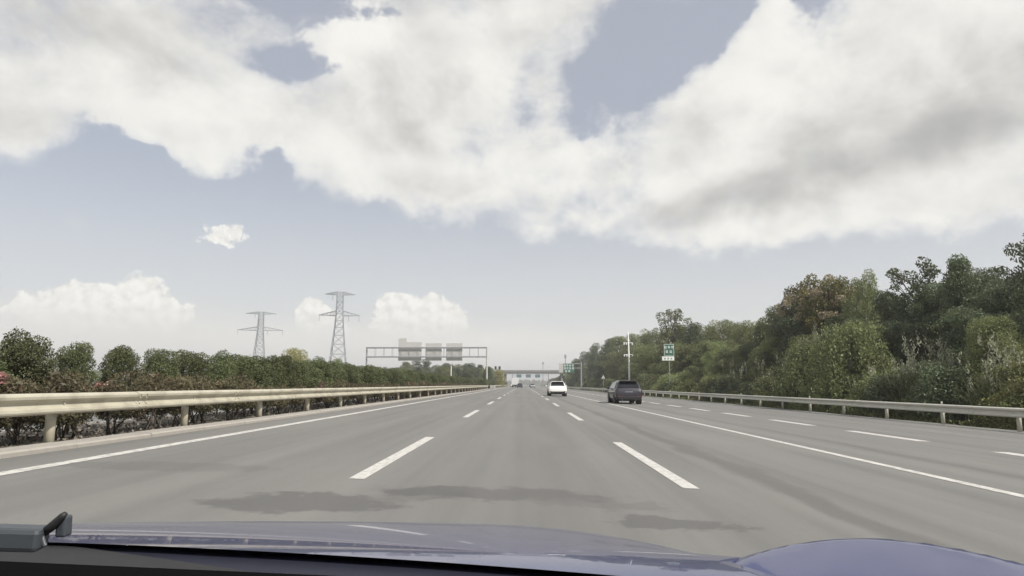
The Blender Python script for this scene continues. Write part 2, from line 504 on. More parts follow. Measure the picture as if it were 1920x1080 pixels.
def asphalt():
    m = bpy.data.materials.new('worn_asphalt')
    m.use_nodes = True
    t = NT(m.node_tree)
    b = t.n['Principled BSDF']
    tcn = t.node('ShaderNodeTexCoord')
    o = tcn.outputs['Object']
    sp = t.node('ShaderNodeSeparateXYZ')
    t.l.new(o, sp.inputs[0])
    streak = t.noise(t.vmath('MULTIPLY', o, (1.0, 0.012, 1.0)), 1.3, 4.0, 0.6)
    patch = t.noise(t.vmath('MULTIPLY', o, (1.0, 0.22, 1.0)), 0.45, 5.0, 0.6)
    grain = t.noise(o, 55.0, 3.0, 0.7)
    fine = t.noise(o, 260.0, 2.0, 0.6)
    c = t.mix(t.step(streak.outputs[0], 0.30, 0.70), (0.128, 0.127, 0.122), (0.172, 0.170, 0.163))
    c = t.mix(t.step(patch.outputs[0], 0.40, 0.72, 0.0, 0.55), c, (0.190, 0.187, 0.176))
    # oily wheel track in the lane on the outside, ragged at its edges
    wob = t.noise(t.vmath('MULTIPLY', o, (0.6, 0.25, 1.0)), 1.0, 5.0, 0.65)
    xw = t.math('ADD', sp.outputs[0], t.math('MULTIPLY', t.math('SUBTRACT', wob.outputs[0], 0.5), 1.0))
    for xc, hw, amt in ((3.02, 0.26, 0.60), (6.9, 0.16, 0.35), (12.2, 0.2, 0.3), (-4.6, 0.45, 0.12), (-2.9, 0.4, 0.10), (0.75, 0.4, 0.10), (-0.8, 0.4, 0.10)):
        dd = t.math('ABSOLUTE', t.math('SUBTRACT', xw, xc))
        c = t.mix(t.step(dd, hw, hw * 0.35, 0.0, amt), c, (0.090, 0.089, 0.086))
    # ragged dark patches across the lane
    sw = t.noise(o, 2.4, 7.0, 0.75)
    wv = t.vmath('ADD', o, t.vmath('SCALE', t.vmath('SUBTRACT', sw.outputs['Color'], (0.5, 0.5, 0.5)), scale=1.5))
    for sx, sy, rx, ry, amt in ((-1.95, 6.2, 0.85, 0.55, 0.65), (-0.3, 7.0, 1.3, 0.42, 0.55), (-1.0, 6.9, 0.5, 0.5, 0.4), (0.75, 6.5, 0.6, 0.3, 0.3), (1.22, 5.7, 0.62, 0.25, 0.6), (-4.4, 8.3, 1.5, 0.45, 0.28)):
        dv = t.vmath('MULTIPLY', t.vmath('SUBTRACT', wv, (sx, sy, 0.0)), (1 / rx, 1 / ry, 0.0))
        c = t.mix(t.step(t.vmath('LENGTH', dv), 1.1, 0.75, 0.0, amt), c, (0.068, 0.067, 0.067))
    c = t.mix(t.step(grain.outputs[0], 0.35, 0.75, 0.0, 0.35), c, (0.11, 0.108, 0.102))
    c = t.mix(t.step(fine.outputs[0], 0.5, 0.8, 0.0, 0.35), c, (0.28, 0.275, 0.26))
    t.l.new(c, b.inputs['Base Color'])
    b.inputs['Roughness'].default_value = 0.85
    b.inputs['Specular IOR Level'].default_value = 0.3
    bp = t.node('ShaderNodeBump')
    bp.inputs['Strength'].default_value = 0.35
    bp.inputs['Distance'].default_value = 0.01
    t.l.new(grain.outputs[0], bp.inputs['Height'])
    t.l.new(bp.outputs[0], b.inputs['Normal'])
    return m


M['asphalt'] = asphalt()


def ground_mat(name, c1, c2, c3, s=0.25):
    m = bpy.data.materials.new(name)
    m.use_nodes = True
    t = NT(m.node_tree)
    b = t.n['Principled BSDF']
    tcn = t.node('ShaderNodeTexCoord')
    a = t.noise(tcn.outputs['Object'], s, 8.0, 0.65)
    g = t.noise(tcn.outputs['Object'], s * 14, 6.0, 0.7)
    c = t.mix(t.step(a.outputs[0], 0.35, 0.65), c1, c2)
    c = t.mix(t.step(g.outputs[0], 0.45, 0.75, 0.0, 0.7), c, c3)
    t.l.new(c, b.inputs['Base Color'])
    b.inputs['Roughness'].default_value = 0.95
    b.inputs['Specular IOR Level'].default_value = 0.1
    bp = t.node('ShaderNodeBump')
    bp.inputs['Strength'].default_value = 0.8
    bp.inputs['Distance'].default_value = 0.25
    t.l.new(g.outputs[0], bp.inputs['Height'])
    t.l.new(bp.outputs[0], b.inputs['Normal'])
    return m


M['verge'] = ground_mat('verge_earth', (0.060, 0.066, 0.034), (0.085, 0.088, 0.042), (0.045, 0.050, 0.026))
M['field'] = ground_mat('field_ground', (0.075, 0.085, 0.045), (0.11, 0.115, 0.06), (0.06, 0.065, 0.035), 0.03)
M['forest'] = ground_mat('wooded_hill', (0.040, 0.055, 0.035), (0.062, 0.078, 0.045), (0.030, 0.042, 0.028), 0.06)


# ------------------------------------------------------------------ ground, road, markings
def sheet(name, pts, mat, parent=None):
    return MB().add(pts, [tuple(range(len(pts)))]).build(name, mat, parent)


def rz(x):
    return -CROSS * x


X_LINE_L, X_DASH_L, X_DASH_R, X_LINE_R, X_DASH_W = -5.63, -1.88, 1.87, 5.62, 9.60
X_RAIL_L, X_RAIL_R = -7.08, 16.15
Y0, Y1 = -25.0, 1500.0

tag(sheet('ground', [(-2500, -60, -1.6), (2500, -60, -1.6), (2500, 5000, -1.6), (-2500, 5000, -1.6)], M['field']), kind='structure')


def gz(x, y):
    """height of the verge beyond the guardrail on the outside"""
    if x < 16.6:
        return rz(x)
    z = rz(16.6) - 0.25 * min(1.0, (x - 16.6) / 2.0)
    if x > 19:
        z += 0.13 * min(x - 19, 14)
    if x > 33:
        z += 0.05 * (x - 33)
    return z


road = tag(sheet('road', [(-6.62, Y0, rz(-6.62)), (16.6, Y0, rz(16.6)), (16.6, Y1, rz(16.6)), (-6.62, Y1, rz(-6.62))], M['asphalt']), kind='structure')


def strip(xa, xb, ya, yb, dz=0.004):
    return [(xa, ya, rz(xa) + dz), (xb, ya, rz(xb) + dz), (xb, yb, rz(xb) + dz), (xa, yb, rz(xa) + dz)]


for xc, w in ((X_LINE_L, 0.20), (X_LINE_R, 0.17)):
    sheet('edge_line', strip(xc - w / 2, xc + w / 2, Y0, 900), M['marking'], road)


def dashes(xc, w, first, length, period, count):
    me = None
    for k in range(count):
        y = first + k * period
        if y > 230:
            break
        if me is None:
            me = MB().add([(-w / 2, 0, rz(-w / 2)), (w / 2, 0, rz(w / 2)), (w / 2, length, rz(w / 2)), (-w / 2, length, rz(-w / 2))], [(0, 1, 2, 3)]).mesh('lane_dash', M['marking'])
        link('lane_dash', me, None, road, (xc, y, rz(xc) + 0.004))
    far = MB()
    while y < 700:
        far.add(strip(xc - w / 2, xc + w / 2, y, y + length), [(0, 1, 2, 3)])
        y += period
    if far.v:
        tag(far.build('far_lane_dashes', M['marking'], road), kind='stuff')


dashes(X_DASH_L, 0.18, 7.70 - 14.2, 6.0, 14.2, 40)
dashes(X_DASH_R, 0.18, 7.70 - 14.2, 6.0, 14.2, 40)
dashes(X_DASH_W, 0.34, 10.2 - 6.2, 3.7, 6.25, 60)

# concrete kerb strip along the cream guardrail, laid in lengths
kerb = tag(empty('kerb', (0, 0, 0)), kind='structure')
kb = MB()
kx0, kx1 = -7.02, -6.60
kz = rz(-6.8)
kb.add([(kx1, 0, kz - 0.05), (kx1, 0, kz + 0.045), (kx1 - 0.03, 0, kz + 0.07), (kx0, 0, kz + 0.075), (kx0, 0, kz - 0.05),
        (kx1, 1.985, kz - 0.05), (kx1, 1.985, kz + 0.045), (kx1 - 0.03, 1.985, kz + 0.07), (kx0, 1.985, kz + 0.075), (kx0, 1.985, kz - 0.05)],
       [(0, 1, 6, 5), (1, 2, 7, 6), (2, 3, 8, 7), (3, 4, 9, 8), (0, 4, 3, 2, 1), (5, 6, 7, 8, 9)])
kme = kb.mesh('kerb_stone', M['kerb'])
for k in range(70):
    o = link('kerb_stone', kme, None, kerb, (R.uniform(-0.006, 0.006), 2.0 * k - 4, R.uniform(-0.006, 0.004)))
kfar = MB().box(((kx0 + kx1) / 2, 136 + 382, kz), (kx1 - kx0, 764, 0.14))
tag(kfar.build('far_kerb', M['kerb'], kerb), kind='stuff')

# median bed and the carriageway of the oncoming traffic
tag(sheet('median_bed', [(-10.9, Y0, 0.10), (-7.0, Y0, 0.16), (-7.0, Y1, 0.16), (-10.9, Y1, 0.10)], M['soil']), kind='structure')
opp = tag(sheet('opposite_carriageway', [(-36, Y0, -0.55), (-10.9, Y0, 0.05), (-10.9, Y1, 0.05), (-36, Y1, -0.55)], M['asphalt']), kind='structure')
for xc in (-12.2, -34.0):
    z = 0.05 - (-10.9 - xc) * 0.6 / 25.1 + 0.005
    sheet('edge_line', [(xc - 0.1, Y0, z), (xc + 0.1, Y0, z + 0.004), (xc + 0.1, 900, z + 0.004), (xc - 0.1, 900, z)], M['marking'], opp)

# verge beyond the outer guardrail, rising to the wood
xs = [16.6, 17.4, 18.6, 20, 23, 27, 33, 45, 70, 120]
ys = list(range(-24, 1500, 12))
vb = MB()
vv = []
for y in ys:
    for x in xs:
        vv.append((x, y, gz(x, y) + (0 if x < 17 else R.uniform(-0.12, 0.12))))
n = len(xs)
vb.add(vv, [(j * n + i, j * n + i + 1, (j + 1) * n + i + 1, (j + 1) * n + i) for j in range(len(ys) - 1) for i in range(n - 1)])
tag(vb.build('verge', M['verge'], smooth=True), kind='structure')


# ------------------------------------------------------------------ summer haze
hm = bpy.data.materials.new('haze_air')
hm.use_nodes = True
ht = NT(hm.node_tree)
ht.n.clear()
hv = ht.node('ShaderNodeVolumePrincipled')
hv.inputs['Color'].default_value = (0.90, 0.91, 0.93, 1)
hv.inputs['Density'].default_value = 0.00055
hv.inputs['Anisotropy'].default_value = 0.2
ho = ht.node('ShaderNodeOutputMaterial')
ht.l.new(hv.outputs[0], ho.inputs['Volume'])
tag(MB().box((0, 2480, 21.6), (5300, 5300, 48.6)).build('haze', hm), kind='stuff')

# ------------------------------------------------------------------ guardrails
def rail_mesh(length, mat):
    prof = [(0.015, 0.31), (0.075, 0.285), (0.085, 0.262), (0.078, 0.225), (0.012, 0.178), (0.006, 0.155), (0.012, 0.132), (0.078, 0.085), (0.085, 0.048), (0.075, 0.025), (0.015, 0.0)]
    back = [(d - 0.008, z) for d, z in prof][::-1]
    loop = prof + back
    b = MB()
    n = len(loop)
    b.add([(d, 0, z) for d, z in loop] + [(d, length, z) for d, z in loop],
          [(i, (i + 1) % n, n + (i + 1) % n, n + i) for i in range(n)])
    return b.mesh('beam', mat)


def guardrail(name, x, side, ystart, yend, mats, top, label, first_post, reflect=False):
    root = empty(name, (x, ystart, rz(x)))
    tag(root, label, 'guardrail')
    bm_ = rail_mesh(4.02, mats[0])
    zb = top - 0.31
    pm = MB().tube([(0, 0, -0.05), (0, 0, top - 0.03)], [0.07, 0.07], 14).tube([(0, 0, top - 0.03), (0, 0, top - 0.005)], [0.076, 0.05], 14).mesh('post', mats[1], True)
    for p in pm.polygons:
        p.use_smooth = len(p.vertices) == 4
    sm = MB().box((0.11, 0, zb + 0.155), (0.11, 0.13, 0.2)).mesh('spacer_block', mats[1])
    bolt = MB().tube([(0.165, 0, zb + 0.155), (0.19, 0, zb + 0.155)], [0.022, 0.018], 8).mesh('bolt', mats[1])
    # lapped joint: a short doubled length with its eight bolts
    jm = rail_mesh(0.32, mats[0])
    jb = MB()
    for by in (0.06, 0.26):
        for bz in (0.045, 0.105, 0.205, 0.265):
            jb.tube([(0.07 if bz in (0.045, 0.265) else 0.05, by, bz), (0.105 if bz in (0.045, 0.265) else 0.085, by, bz)], [0.016, 0.013], 6)
    jbm = jb.mesh('splice_bolts', mats[1])
    rf = MB().box((0.0, -0.01, top + 0.06), (0.06, 0.03, 0.085)).mesh('reflector', M['galv'])
    k = 0
    y = first_post - 4 * math.ceil((first_post - ystart) / 4)
    while y < yend:
        b = link('beam', bm_, None, root, (side * 0.16 + (side * 0.002 if k % 2 else 0), y - ystart - 2.0, zb + (0.003 if k % 2 else 0)))
        b.scale.x = side
        if y < 70:
            j_ = link('splice', jm, None, b, (0.004, -0.16, 0.0))
            tag(link('splice_bolts', jbm, None, b, (0.004, -0.16, 0.0)), kind='stuff')
        p = link('post', pm, None, root, (0, y - ystart, 0))
        s = link('spacer_block', sm, None, p)
        s.scale.x = side
        if y < 90:
            q = link('bolt', bolt, None, p)
            q.scale.x = side
        if reflect and k % 3 == 1:
            link('reflector', rf, None, root, (0, y - ystart, 0))
        y += 4.0
        k += 1
    return root


guardrail('guardrail', X_RAIL_L, 1, -4, 134, (M['cream'], M['cream_post']), 0.79, 'cream painted steel guardrail on round posts along the median hedge', 10.05)
guardrail('guardrail', X_RAIL_L - 0.1, 1, 172, 300, (M['cream'], M['cream_post']), 0.79, 'short far run of cream guardrail past the median gap', 174)
guardrail('guardrail', X_RAIL_R, -1, 0, 330, (M['galv'], M['galv_post']), 0.77, 'weathered grey guardrail on posts in front of the roadside wood', 22.4, True)
# rail of the oncoming carriageway, seen through the hedge
guardrail('guardrail', -10.7, -1, 4, 130, (M['galv'], M['galv_post']), 0.45, 'low grey guardrail behind the median hedge, seen through its stems', 9.0)


# ------------------------------------------------------------------ plants
def unit(n):
    v = RNG.normal(size=(n, 3))
    return v / np.linalg.norm(v, axis=1)[:, None]


def leaf_mesh(name, c, size, tint, mat, aspect=0.5, droop=0.0, upright=0.0):
    """one four-cornered leaf per row of c"""
    n = len(c)
    a = unit(n)
    if droop:
        a[:, 2] -= droop
    if upright:
        a[:, 2] += upright
    a /= np.linalg.norm(a, axis=1)[:, None]
    b = np.cross(a, unit(n))
    b /= np.linalg.norm(b, axis=1)[:, None] + 1e-9
    s = np.broadcast_to(np.asarray(size, dtype=float).reshape(-1, 1), (n, 1)) * RNG.uniform(0.65, 1.35, (n, 1))
    L, Wd = a * s * 0.5, b * s * aspect * 0.5
    nrm = np.cross(a, b) * s * 0.12
    v = np.empty((n, 4, 3))
    v[:, 0] = c - L
    v[:, 1] = c + Wd + nrm
    v[:, 2] = c + L
    v[:, 3] = c - Wd + nrm
    me = bpy.data.meshes.new(name)
    me.vertices.add(n * 4)
    me.vertices.foreach_set('co', v.reshape(-1).astype(np.float32))
    me.loops.add(n * 4)
    me.loops.foreach_set('vertex_index', np.arange(n * 4, dtype=np.int32))
    me.polygons.add(n)
    me.polygons.foreach_set('loop_start', np.arange(0, n * 4, 4, dtype=np.int32))
    at_ = me.attributes.new('tint', 'FLOAT', 'FACE')
    at_.data.foreach_set('value', np.clip(tint, 0, 1).astype(np.float32))
    me.materials.append(mat)
    me.update()
    me.validate()
    return me


def clump_points(clumps, n, shell=0.5):
    """n points in a list of (centre, radii) ellipsoids, thicker towards their skins; also which clump"""
    w = np.array([r[0] * r[1] * r[2] for _, r in clumps]) ** 0.75
    idx = RNG.choice(len(clumps), n, p=w / w.sum())
    cen = np.array([c for c, _ in clumps])[idx]
    rr = np.array([r for _, r in clumps])[idx]
    u = RNG.uniform(0, 1, n) ** (1 / 3.0)
    u = shell * (0.6 + 0.4 * u) + (1 - shell) * u
    u *= 1 + RNG.normal(0, 0.07, n)
    return cen + unit(n) * u[:, None] * rr, idx


def tree_meshes(name, seed, H, crown_w, base, n_clumps, n_leaves, leaf, mat, bark, shape='round', sparse=1.0, limb=True, aspect=0.55, clump_r=(0.16, 0.30), droop=0.0):
    """a tapered trunk with limbs, and a crown of leaves in uneven clumps; unit: metres at height H"""
    rnd = random.Random(seed)
    tr = MB()
    lean = (rnd.uniform(-0.05, 0.05) * H, rnd.uniform(-0.05, 0.05) * H)
    top = base + (H - base) * 0.8
    tp = []
    for i in range(7):
        f = i / 6
        tp.append(Vector((lean[0] * f + rnd.uniform(-0.012, 0.012) * H, lean[1] * f + rnd.uniform(-0.012, 0.012) * H, top * f - 0.1)))
    r0 = 0.017 * H
    tr.tube(tp, [r0 * (1.25 - 1.0 * (i / 6) ** 0.8) for i in range(7)], 7)
    clumps = []
    for k in range(n_clumps):
        f = (k + rnd.uniform(0, 1)) / n_clumps
        z = base + (H - base) * (0.04 + 0.93 * f)
        if shape == 'round':
            w = math.sin(math.pi * (0.12 + 0.80 * f)) ** 0.7
        elif shape == 'cone':
            w = 1.05 - 0.9 * f
        elif shape == 'vase':
            w = 0.45 + 0.6 * math.sin(math.pi * (0.1 + 0.75 * f))
        elif shape == 'column':
            w = 0.75 + 0.25 * math.sin(math.pi * f) - 0.35 * max(0, f - 0.75) * 4 * 0.6
        else:
            w = math.sqrt(max(0.05, 1 - f * f))
        ang = k * 2.39996 + rnd.uniform(-0.5, 0.5)
        rr = crown_w / 2 * w * rnd.uniform(0.35, 0.95)
        c = Vector((lean[0] * f + math.cos(ang) * rr, lean[1] * f + math.sin(ang) * rr, z))
        s = rnd.uniform(*clump_r) * crown_w
        clumps.append((tuple(c), (s, s * rnd.uniform(0.8, 1.2), s * rnd.uniform(0.6, 0.95))))
        if limb and k % 2 == 0:
            zt = max(0.12 * H, z - rnd.uniform(0.12, 0.28) * H)
            j = min(1.0, zt / max(top, 0.01))
            st = Vector((lean[0] * j, lean[1] * j, zt))
            mid = st.lerp(c, 0.5) + Vector((0, 0, 0.04 * H * rnd.uniform(-0.2, 1)))
            tr.tube([st, mid, c], [r0 * 0.42, r0 * 0.26, r0 * 0.10], 5)
            for q in range(2):
                e = Vector(c) + Vector((rnd.uniform(-1, 1), rnd.uniform(-1, 1), rnd.uniform(-0.2, 1))) * s * 0.8
                tr.tube([mid, mid.lerp(e, 0.55) + Vector((0, 0, 0.02 * H)), e], [r0 * 0.2, r0 * 0.13, r0 * 0.05], 4)
    pts, idx = clump_points(clumps, int(n_leaves * sparse), 0.55)
    pts[:, 2] = np.maximum(pts[:, 2], 0.05)
    ct = RNG.uniform(0.1, 0.75, len(clumps))
    tint = ct[idx] * 0.7 + RNG.uniform(0, 0.4, len(idx))
    return tr.mesh('trunk', bark, True), leaf_mesh('crown', pts, leaf, tint, mat, aspect, droop)


def plant(name, meshes, loc, rot, scale, label, cat, group=None):
    """meshes: list of (part name, mesh)"""
    root = empty(name, loc, rot)
    root.scale = scale
    tag(root, label, cat, group)
    for pn, me in meshes:
        o = link(pn, me, None, root)
        if pn in ('plume', 'blossom', 'seed_pods'):
            o['kind'] = 'stuff'
    return root


def project(p):
    q = CAM_R.transposed() @ (Vector(p) - Vector((0, 0, CAM_Z)))
    return 960 + F * q.x / -q.z


def sect_right(u):
    for lim, txt in ((1100, 'past the large green direction sign'), (1178, 'between the direction sign and the white pole'), (1253, 'between the white pole and the green route sign'), (1340, 'just after the green route sign'),
                     (1440, 'midway between route sign and tan topped trees'), (1500, 'before the tan topped trees'), (1580, 'around the tan topped trees'), (1660, 'by the arching shrub'), (1740, 'around the thin crowned tree'),
                     (1830, 'around the tallest pointed tree')):
        if u < lim:
            return txt
    return 'at the frame edge under the wooded hill'


def sect_left(u):
    for lim, txt in ((450, 'well before the smaller pylon'), (510, 'below the smaller pylon'), (560, 'below the yellowish tree'), (610, 'between the yellowish tree and the larger pylon'), (660, 'below the larger pylon'),
                     (700, 'before the sign gantry'), (760, 'under the first half of the sign gantry'), (850, 'under the middle of the sign gantry')):
        if u < lim:
            return txt
    return 'at the far end by the gantry column'


# --- row of evergreens in the median
HEDGE = []
for s in range(5):
    H = 2.0
    t, c = tree_meshes('hedge', 20 + s, H, 1.2, 0.30, 30, 24000, 0.042, M['leaf_hedge'], M['bark'], 'column', clump_r=(0.17, 0.27), aspect=0.62)
    HEDGE.append([('trunk', t), ('crown', c)])
X_HEDGE = -9.0
hedge_known = [  # u, top v, width factor, label
    (-62, 640, 1.1, 'evergreen shrub cut by the picture edge, first of the median row'),
    (50, 633, 1.0, 'tallest rounded dark evergreen at the near end of the median row'),
    (140, 648, 0.72, 'narrow dark evergreen before the gap in the median row'),
    (226, 654, 0.76, 'dark evergreen just after the gap in the median row, pink flowers at its foot'),
    (300, 659, 0.82, 'dark evergreen with notched top, second after the gap in the median row'),
    (362, 663, 0.9, 'flat topped dark evergreen, third after the gap in the median row'),
    (412, 666, 0.9, 'flat topped dark evergreen, fourth after the gap in the median row'),
]
y_last = 0
for i, (u, v, wf, lab) in enumerate(hedge_known):
    p = at_x(u, v, X_HEDGE)
    k = (p.z - 0.12) / 2.02
    plant('evergreen_shrub', HEDGE[i % 5], (p.x, p.y, 0.12), R.uniform(0, 6), (wf * 0.95, wf * 0.95, k), lab, 'shrub', 'evergreens in the median row')
    y_last = p.y
y = y_last
i = 0
while y < 132:
    y += 1.25 + y * 0.004
    h = R.uniform(0.92, 1.04)
    plant('evergreen_shrub', HEDGE[R.randrange(5)], (X_HEDGE + R.uniform(-0.12, 0.12), y, 0.12), R.uniform(0, 6), (1.12, 1.12, h * 0.97), 'dark evergreen merged into the median hedge ' + sect_left(project((X_HEDGE, y, 1))), 'shrub', 'evergreens in the median row')
    i += 1
while y < 330:
    y += 4.0
    plant('evergreen_shrub', HEDGE[R.randrange(5)], (X_HEDGE - 0.6 + R.uniform(-0.3, 0.3), y, 0.12), R.uniform(0, 6), (2.2, 3.0, R.uniform(0.9, 1.15)), 'low evergreen clump in the median past the guardrail gap', 'shrub', 'far median evergreens')

# --- red-brown flowering bushes at their feet
RED = []
for s in range(4):
    rnd = random.Random(60 + s)
    cl = [((rnd.uniform(-0.5, 0.5), rnd.uniform(-0.6, 0.6), rnd.uniform(0.38, 0.95)), (rnd.uniform(0.16, 0.3),) * 2 + (rnd.uniform(0.12, 0.22),)) for _ in range(16)]
    p, idx = clump_points(cl, 3600, 0.4)
    tint = RNG.uniform(0.1, 0.8, len(cl))[idx] * 0.6 + RNG.uniform(0, 0.45, len(idx))
    fo = leaf_mesh('foliage', p, 0.075, tint, M['leaf_red'], 0.36, 0, 0.3)
    fl_c = [cl[rnd.randrange(16)][0] for _ in range(7)]
    fp = np.concatenate([np.array(c) + (0, 0, 0.16) + RNG.normal(0, 0.05, (22, 3)) for c in fl_c])
    fl = leaf_mesh('blossom', fp, 0.055, RNG.uniform(0, 1, len(fp)), M['flower'], 0.9)
    st = MB()
    for k in range(9):
        e = cl[k][0]
        b0 = (rnd.uniform(-0.12, 0.12), rnd.uniform(-0.25, 0.25), -0.05)
        st.tube([b0, (e[0] * 0.5, (b0[1] + e[1]) / 2, e[2] * 0.55), e], [0.016, 0.012, 0.005], 5)
    RED.append([('foliage', fo), ('blossom', fl), ('stem', st.mesh('stem', M['bark'], True))])
y = 8.4
k = 0
near_lab = ['red brown flowering bush at the picture edge behind the cream guardrail', 'red brown bush below the tallest evergreen behind the cream guardrail', 'pink flecked bush in the gap of the median row',
            'bush with bright pink blossom behind the cream guardrail', 'tan leaved bush rising highest over the cream guardrail']
while y < 120:
    y += 1.15 + y * 0.006
    sc = R.uniform(0.85, 1.12) * (1.0 if y > 18 else 1.05)
    lab = near_lab[k] if k < len(near_lab) else 'red brown bush over the cream guardrail ' + sect_left(project((-8.05, y, 1)))
    ms = RED[k % 4] if (k % 5 == 3 or k == 0) else [RED[k % 4][0], RED[k % 4][2]]
    plant('flowering_bush', ms, (-8.05 + R.uniform(-0.15, 0.15), y, 0.13), R.uniform(-0.4, 0.4), (sc * 0.9, sc * 1.1, sc * 0.97), lab, 'bush', 'flowering bushes in the median')
    k += 1

# dead leaves and litter on the median bed
n = 5200
lx = RNG.uniform(-10.8, -7.1, n)
ly = 7 + RNG.uniform(0, 1, n) ** 2 * 70
p = np.stack([lx, ly, 0.155 + RNG.uniform(0, 0.03, n)], 1)
tag(link('fallen_leaves', leaf_mesh('fallen_leaves', p, 0.075, RNG.uniform(0, 1, n) ** 2, M['litter'], 0.6)), 'pale fallen leaves and litter on the soil under the median hedge', 'leaves', kind='stuff')

# --- woodland species
SPEC = {}
for nm, args in {
    'dark':  [(101, 10, 6.4, 1.2, 58, 25000, 0.175, M['leaf_dark'], M['bark'], 'round'), (102, 10, 5.6, 1.0, 58, 25000, 0.175, M['leaf_dark'], M['bark'], 'cone'), (103, 10, 7.0, 1.2, 64, 26000, 0.18, M['leaf_dark'], M['bark'], 'vase')],
    'mid':   [(111, 10, 6.8, 0.9, 58, 25000, 0.165, M['leaf_mid'], M['bark'], 'round'), (112, 10, 7.4, 0.8, 64, 26000, 0.165, M['leaf_mid'], M['bark'], 'vase'), (113, 10, 6.2, 0.7, 58, 25000, 0.155, M['leaf_mid'], M['bark'], 'dome')],
    'light': [(121, 10, 7.4, 0.6, 58, 25000, 0.155, M['leaf_light'], M['bark_pale'], 'dome'), (122, 10, 7.0, 0.6, 58, 25000, 0.155, M['leaf_light'], M['bark_pale'], 'round')],
}.items():
    SPEC[nm] = []
    for a in args:
        t, c = tree_meshes(nm, *a, clump_r=(0.07, 0.19))
        SPEC[nm].append([('trunk', t), ('crown', c)])
t, c = tree_meshes('sparse', 131, 12, 6.0, 4.0, 40, 4300, 0.26, M['leaf_dark'], M['bark'], 'vase', clump_r=(0.07, 0.14))
SPEC['sparse'] = [[('trunk', t), ('crown', c)]]
t, c = tree_meshes('sparse', 132, 12, 5.6, 3.0, 46, 5200, 0.24, M['leaf_mid'], M['bark'], 'vase', clump_r=(0.07, 0.15))
SPEC['sparse'].append([('trunk', t), ('crown', c)])
t, c = tree_meshes('rust', 141, 11, 6.6, 1.2, 60, 14000, 0.22, M['leaf_rust'], M['bark'], 'vase', clump_r=(0.07, 0.18))
pods = []
rnd = random.Random(5)
for k in range(46):
    a, q = rnd.uniform(0, 6.28), rnd.uniform(0.4, 3.3)
    pods.append(((math.cos(a) * q, math.sin(a) * q, rnd.uniform(8.4, 11.2) - q * 0.5), (0.55, 0.55, 0.4)))
pp, pi = clump_points(pods, 6500, 0.4)
SPEC['rust'] = [[('trunk', t), ('crown', c), ('seed_pods', leaf_mesh('seed_pods', pp, 0.2, RNG.uniform(0, 1, len(pp)), M['pod'], 0.7))]]
t, c = tree_meshes('gold', 151, 7, 6.0, 0.8, 30, 9000, 0.24, M['leaf_gold'], M['bark'], 'round')
SPEC['gold'] = [[('trunk', t), ('crown', c)]]

# a shrub of arching, drooping sprays
def weeping(seed, n_str, mat):
    rnd = random.Random(seed)
    st = MB()
    P, T = [], []
    for k in range(n_str):
        a = rnd.uniform(0, 6.283)
        reach = rnd.uniform(0.25, 1.15) * 2.2
        hh = rnd.uniform(1.6, 4.0)
        tt = rnd.uniform(0.1, 0.8)
        prev = None
        for j in range(26):
            f = j / 25
            x = reach * f ** 1.1
            z = hh * math.sin(min(1.0, f * 1.9) * math.pi / 2) - max(0, f - 0.45) ** 1.7 * hh * 1.75
            if j > 10 and z < 0.15:
                break
            pnt = np.array([math.cos(a + f * 0.25) * x, math.sin(a + f * 0.25) * x, z])
            if j > 5:
                q = 9
                P.append(pnt + RNG.normal(0, 0.13, (q, 3)))
                T.append(np.full(q, tt) * 0.75 + RNG.uniform(0, 0.3, q))
        if k % 6 == 0:
            st.tube([(0, 0, -0.1), (math.cos(a) * reach * 0.25, math.sin(a) * reach * 0.25, hh * 0.7), (math.cos(a) * reach * 0.5, math.sin(a) * reach * 0.5, hh * 0.95)], [0.06, 0.035, 0.012], 5)
    return [('trunk', st.mesh('trunk', M['bark'], True)), ('crown', leaf_mesh('crown', np.concatenate(P), 0.15, np.concatenate(T), mat, 0.32, 0.9))]


SPEC['weeping'] = [weeping(161, 130, M['leaf_mid']), weeping(162, 110, M['leaf_mid'])]
# rounded bushes
SPEC['bush'] = []
for s, mt in ((171, M['leaf_mid']), (172, M['leaf_dark']), (173, M['leaf_light']), (174, M['grassy'])):
    t, c = tree_meshes('bush', s, 3.0, 3.8, 0.15, 26, 7000, 0.15, mt, M['bark'], 'dome', clump_r=(0.13, 0.24))
    SPEC['bush'].append([('trunk', t), ('crown', c)])


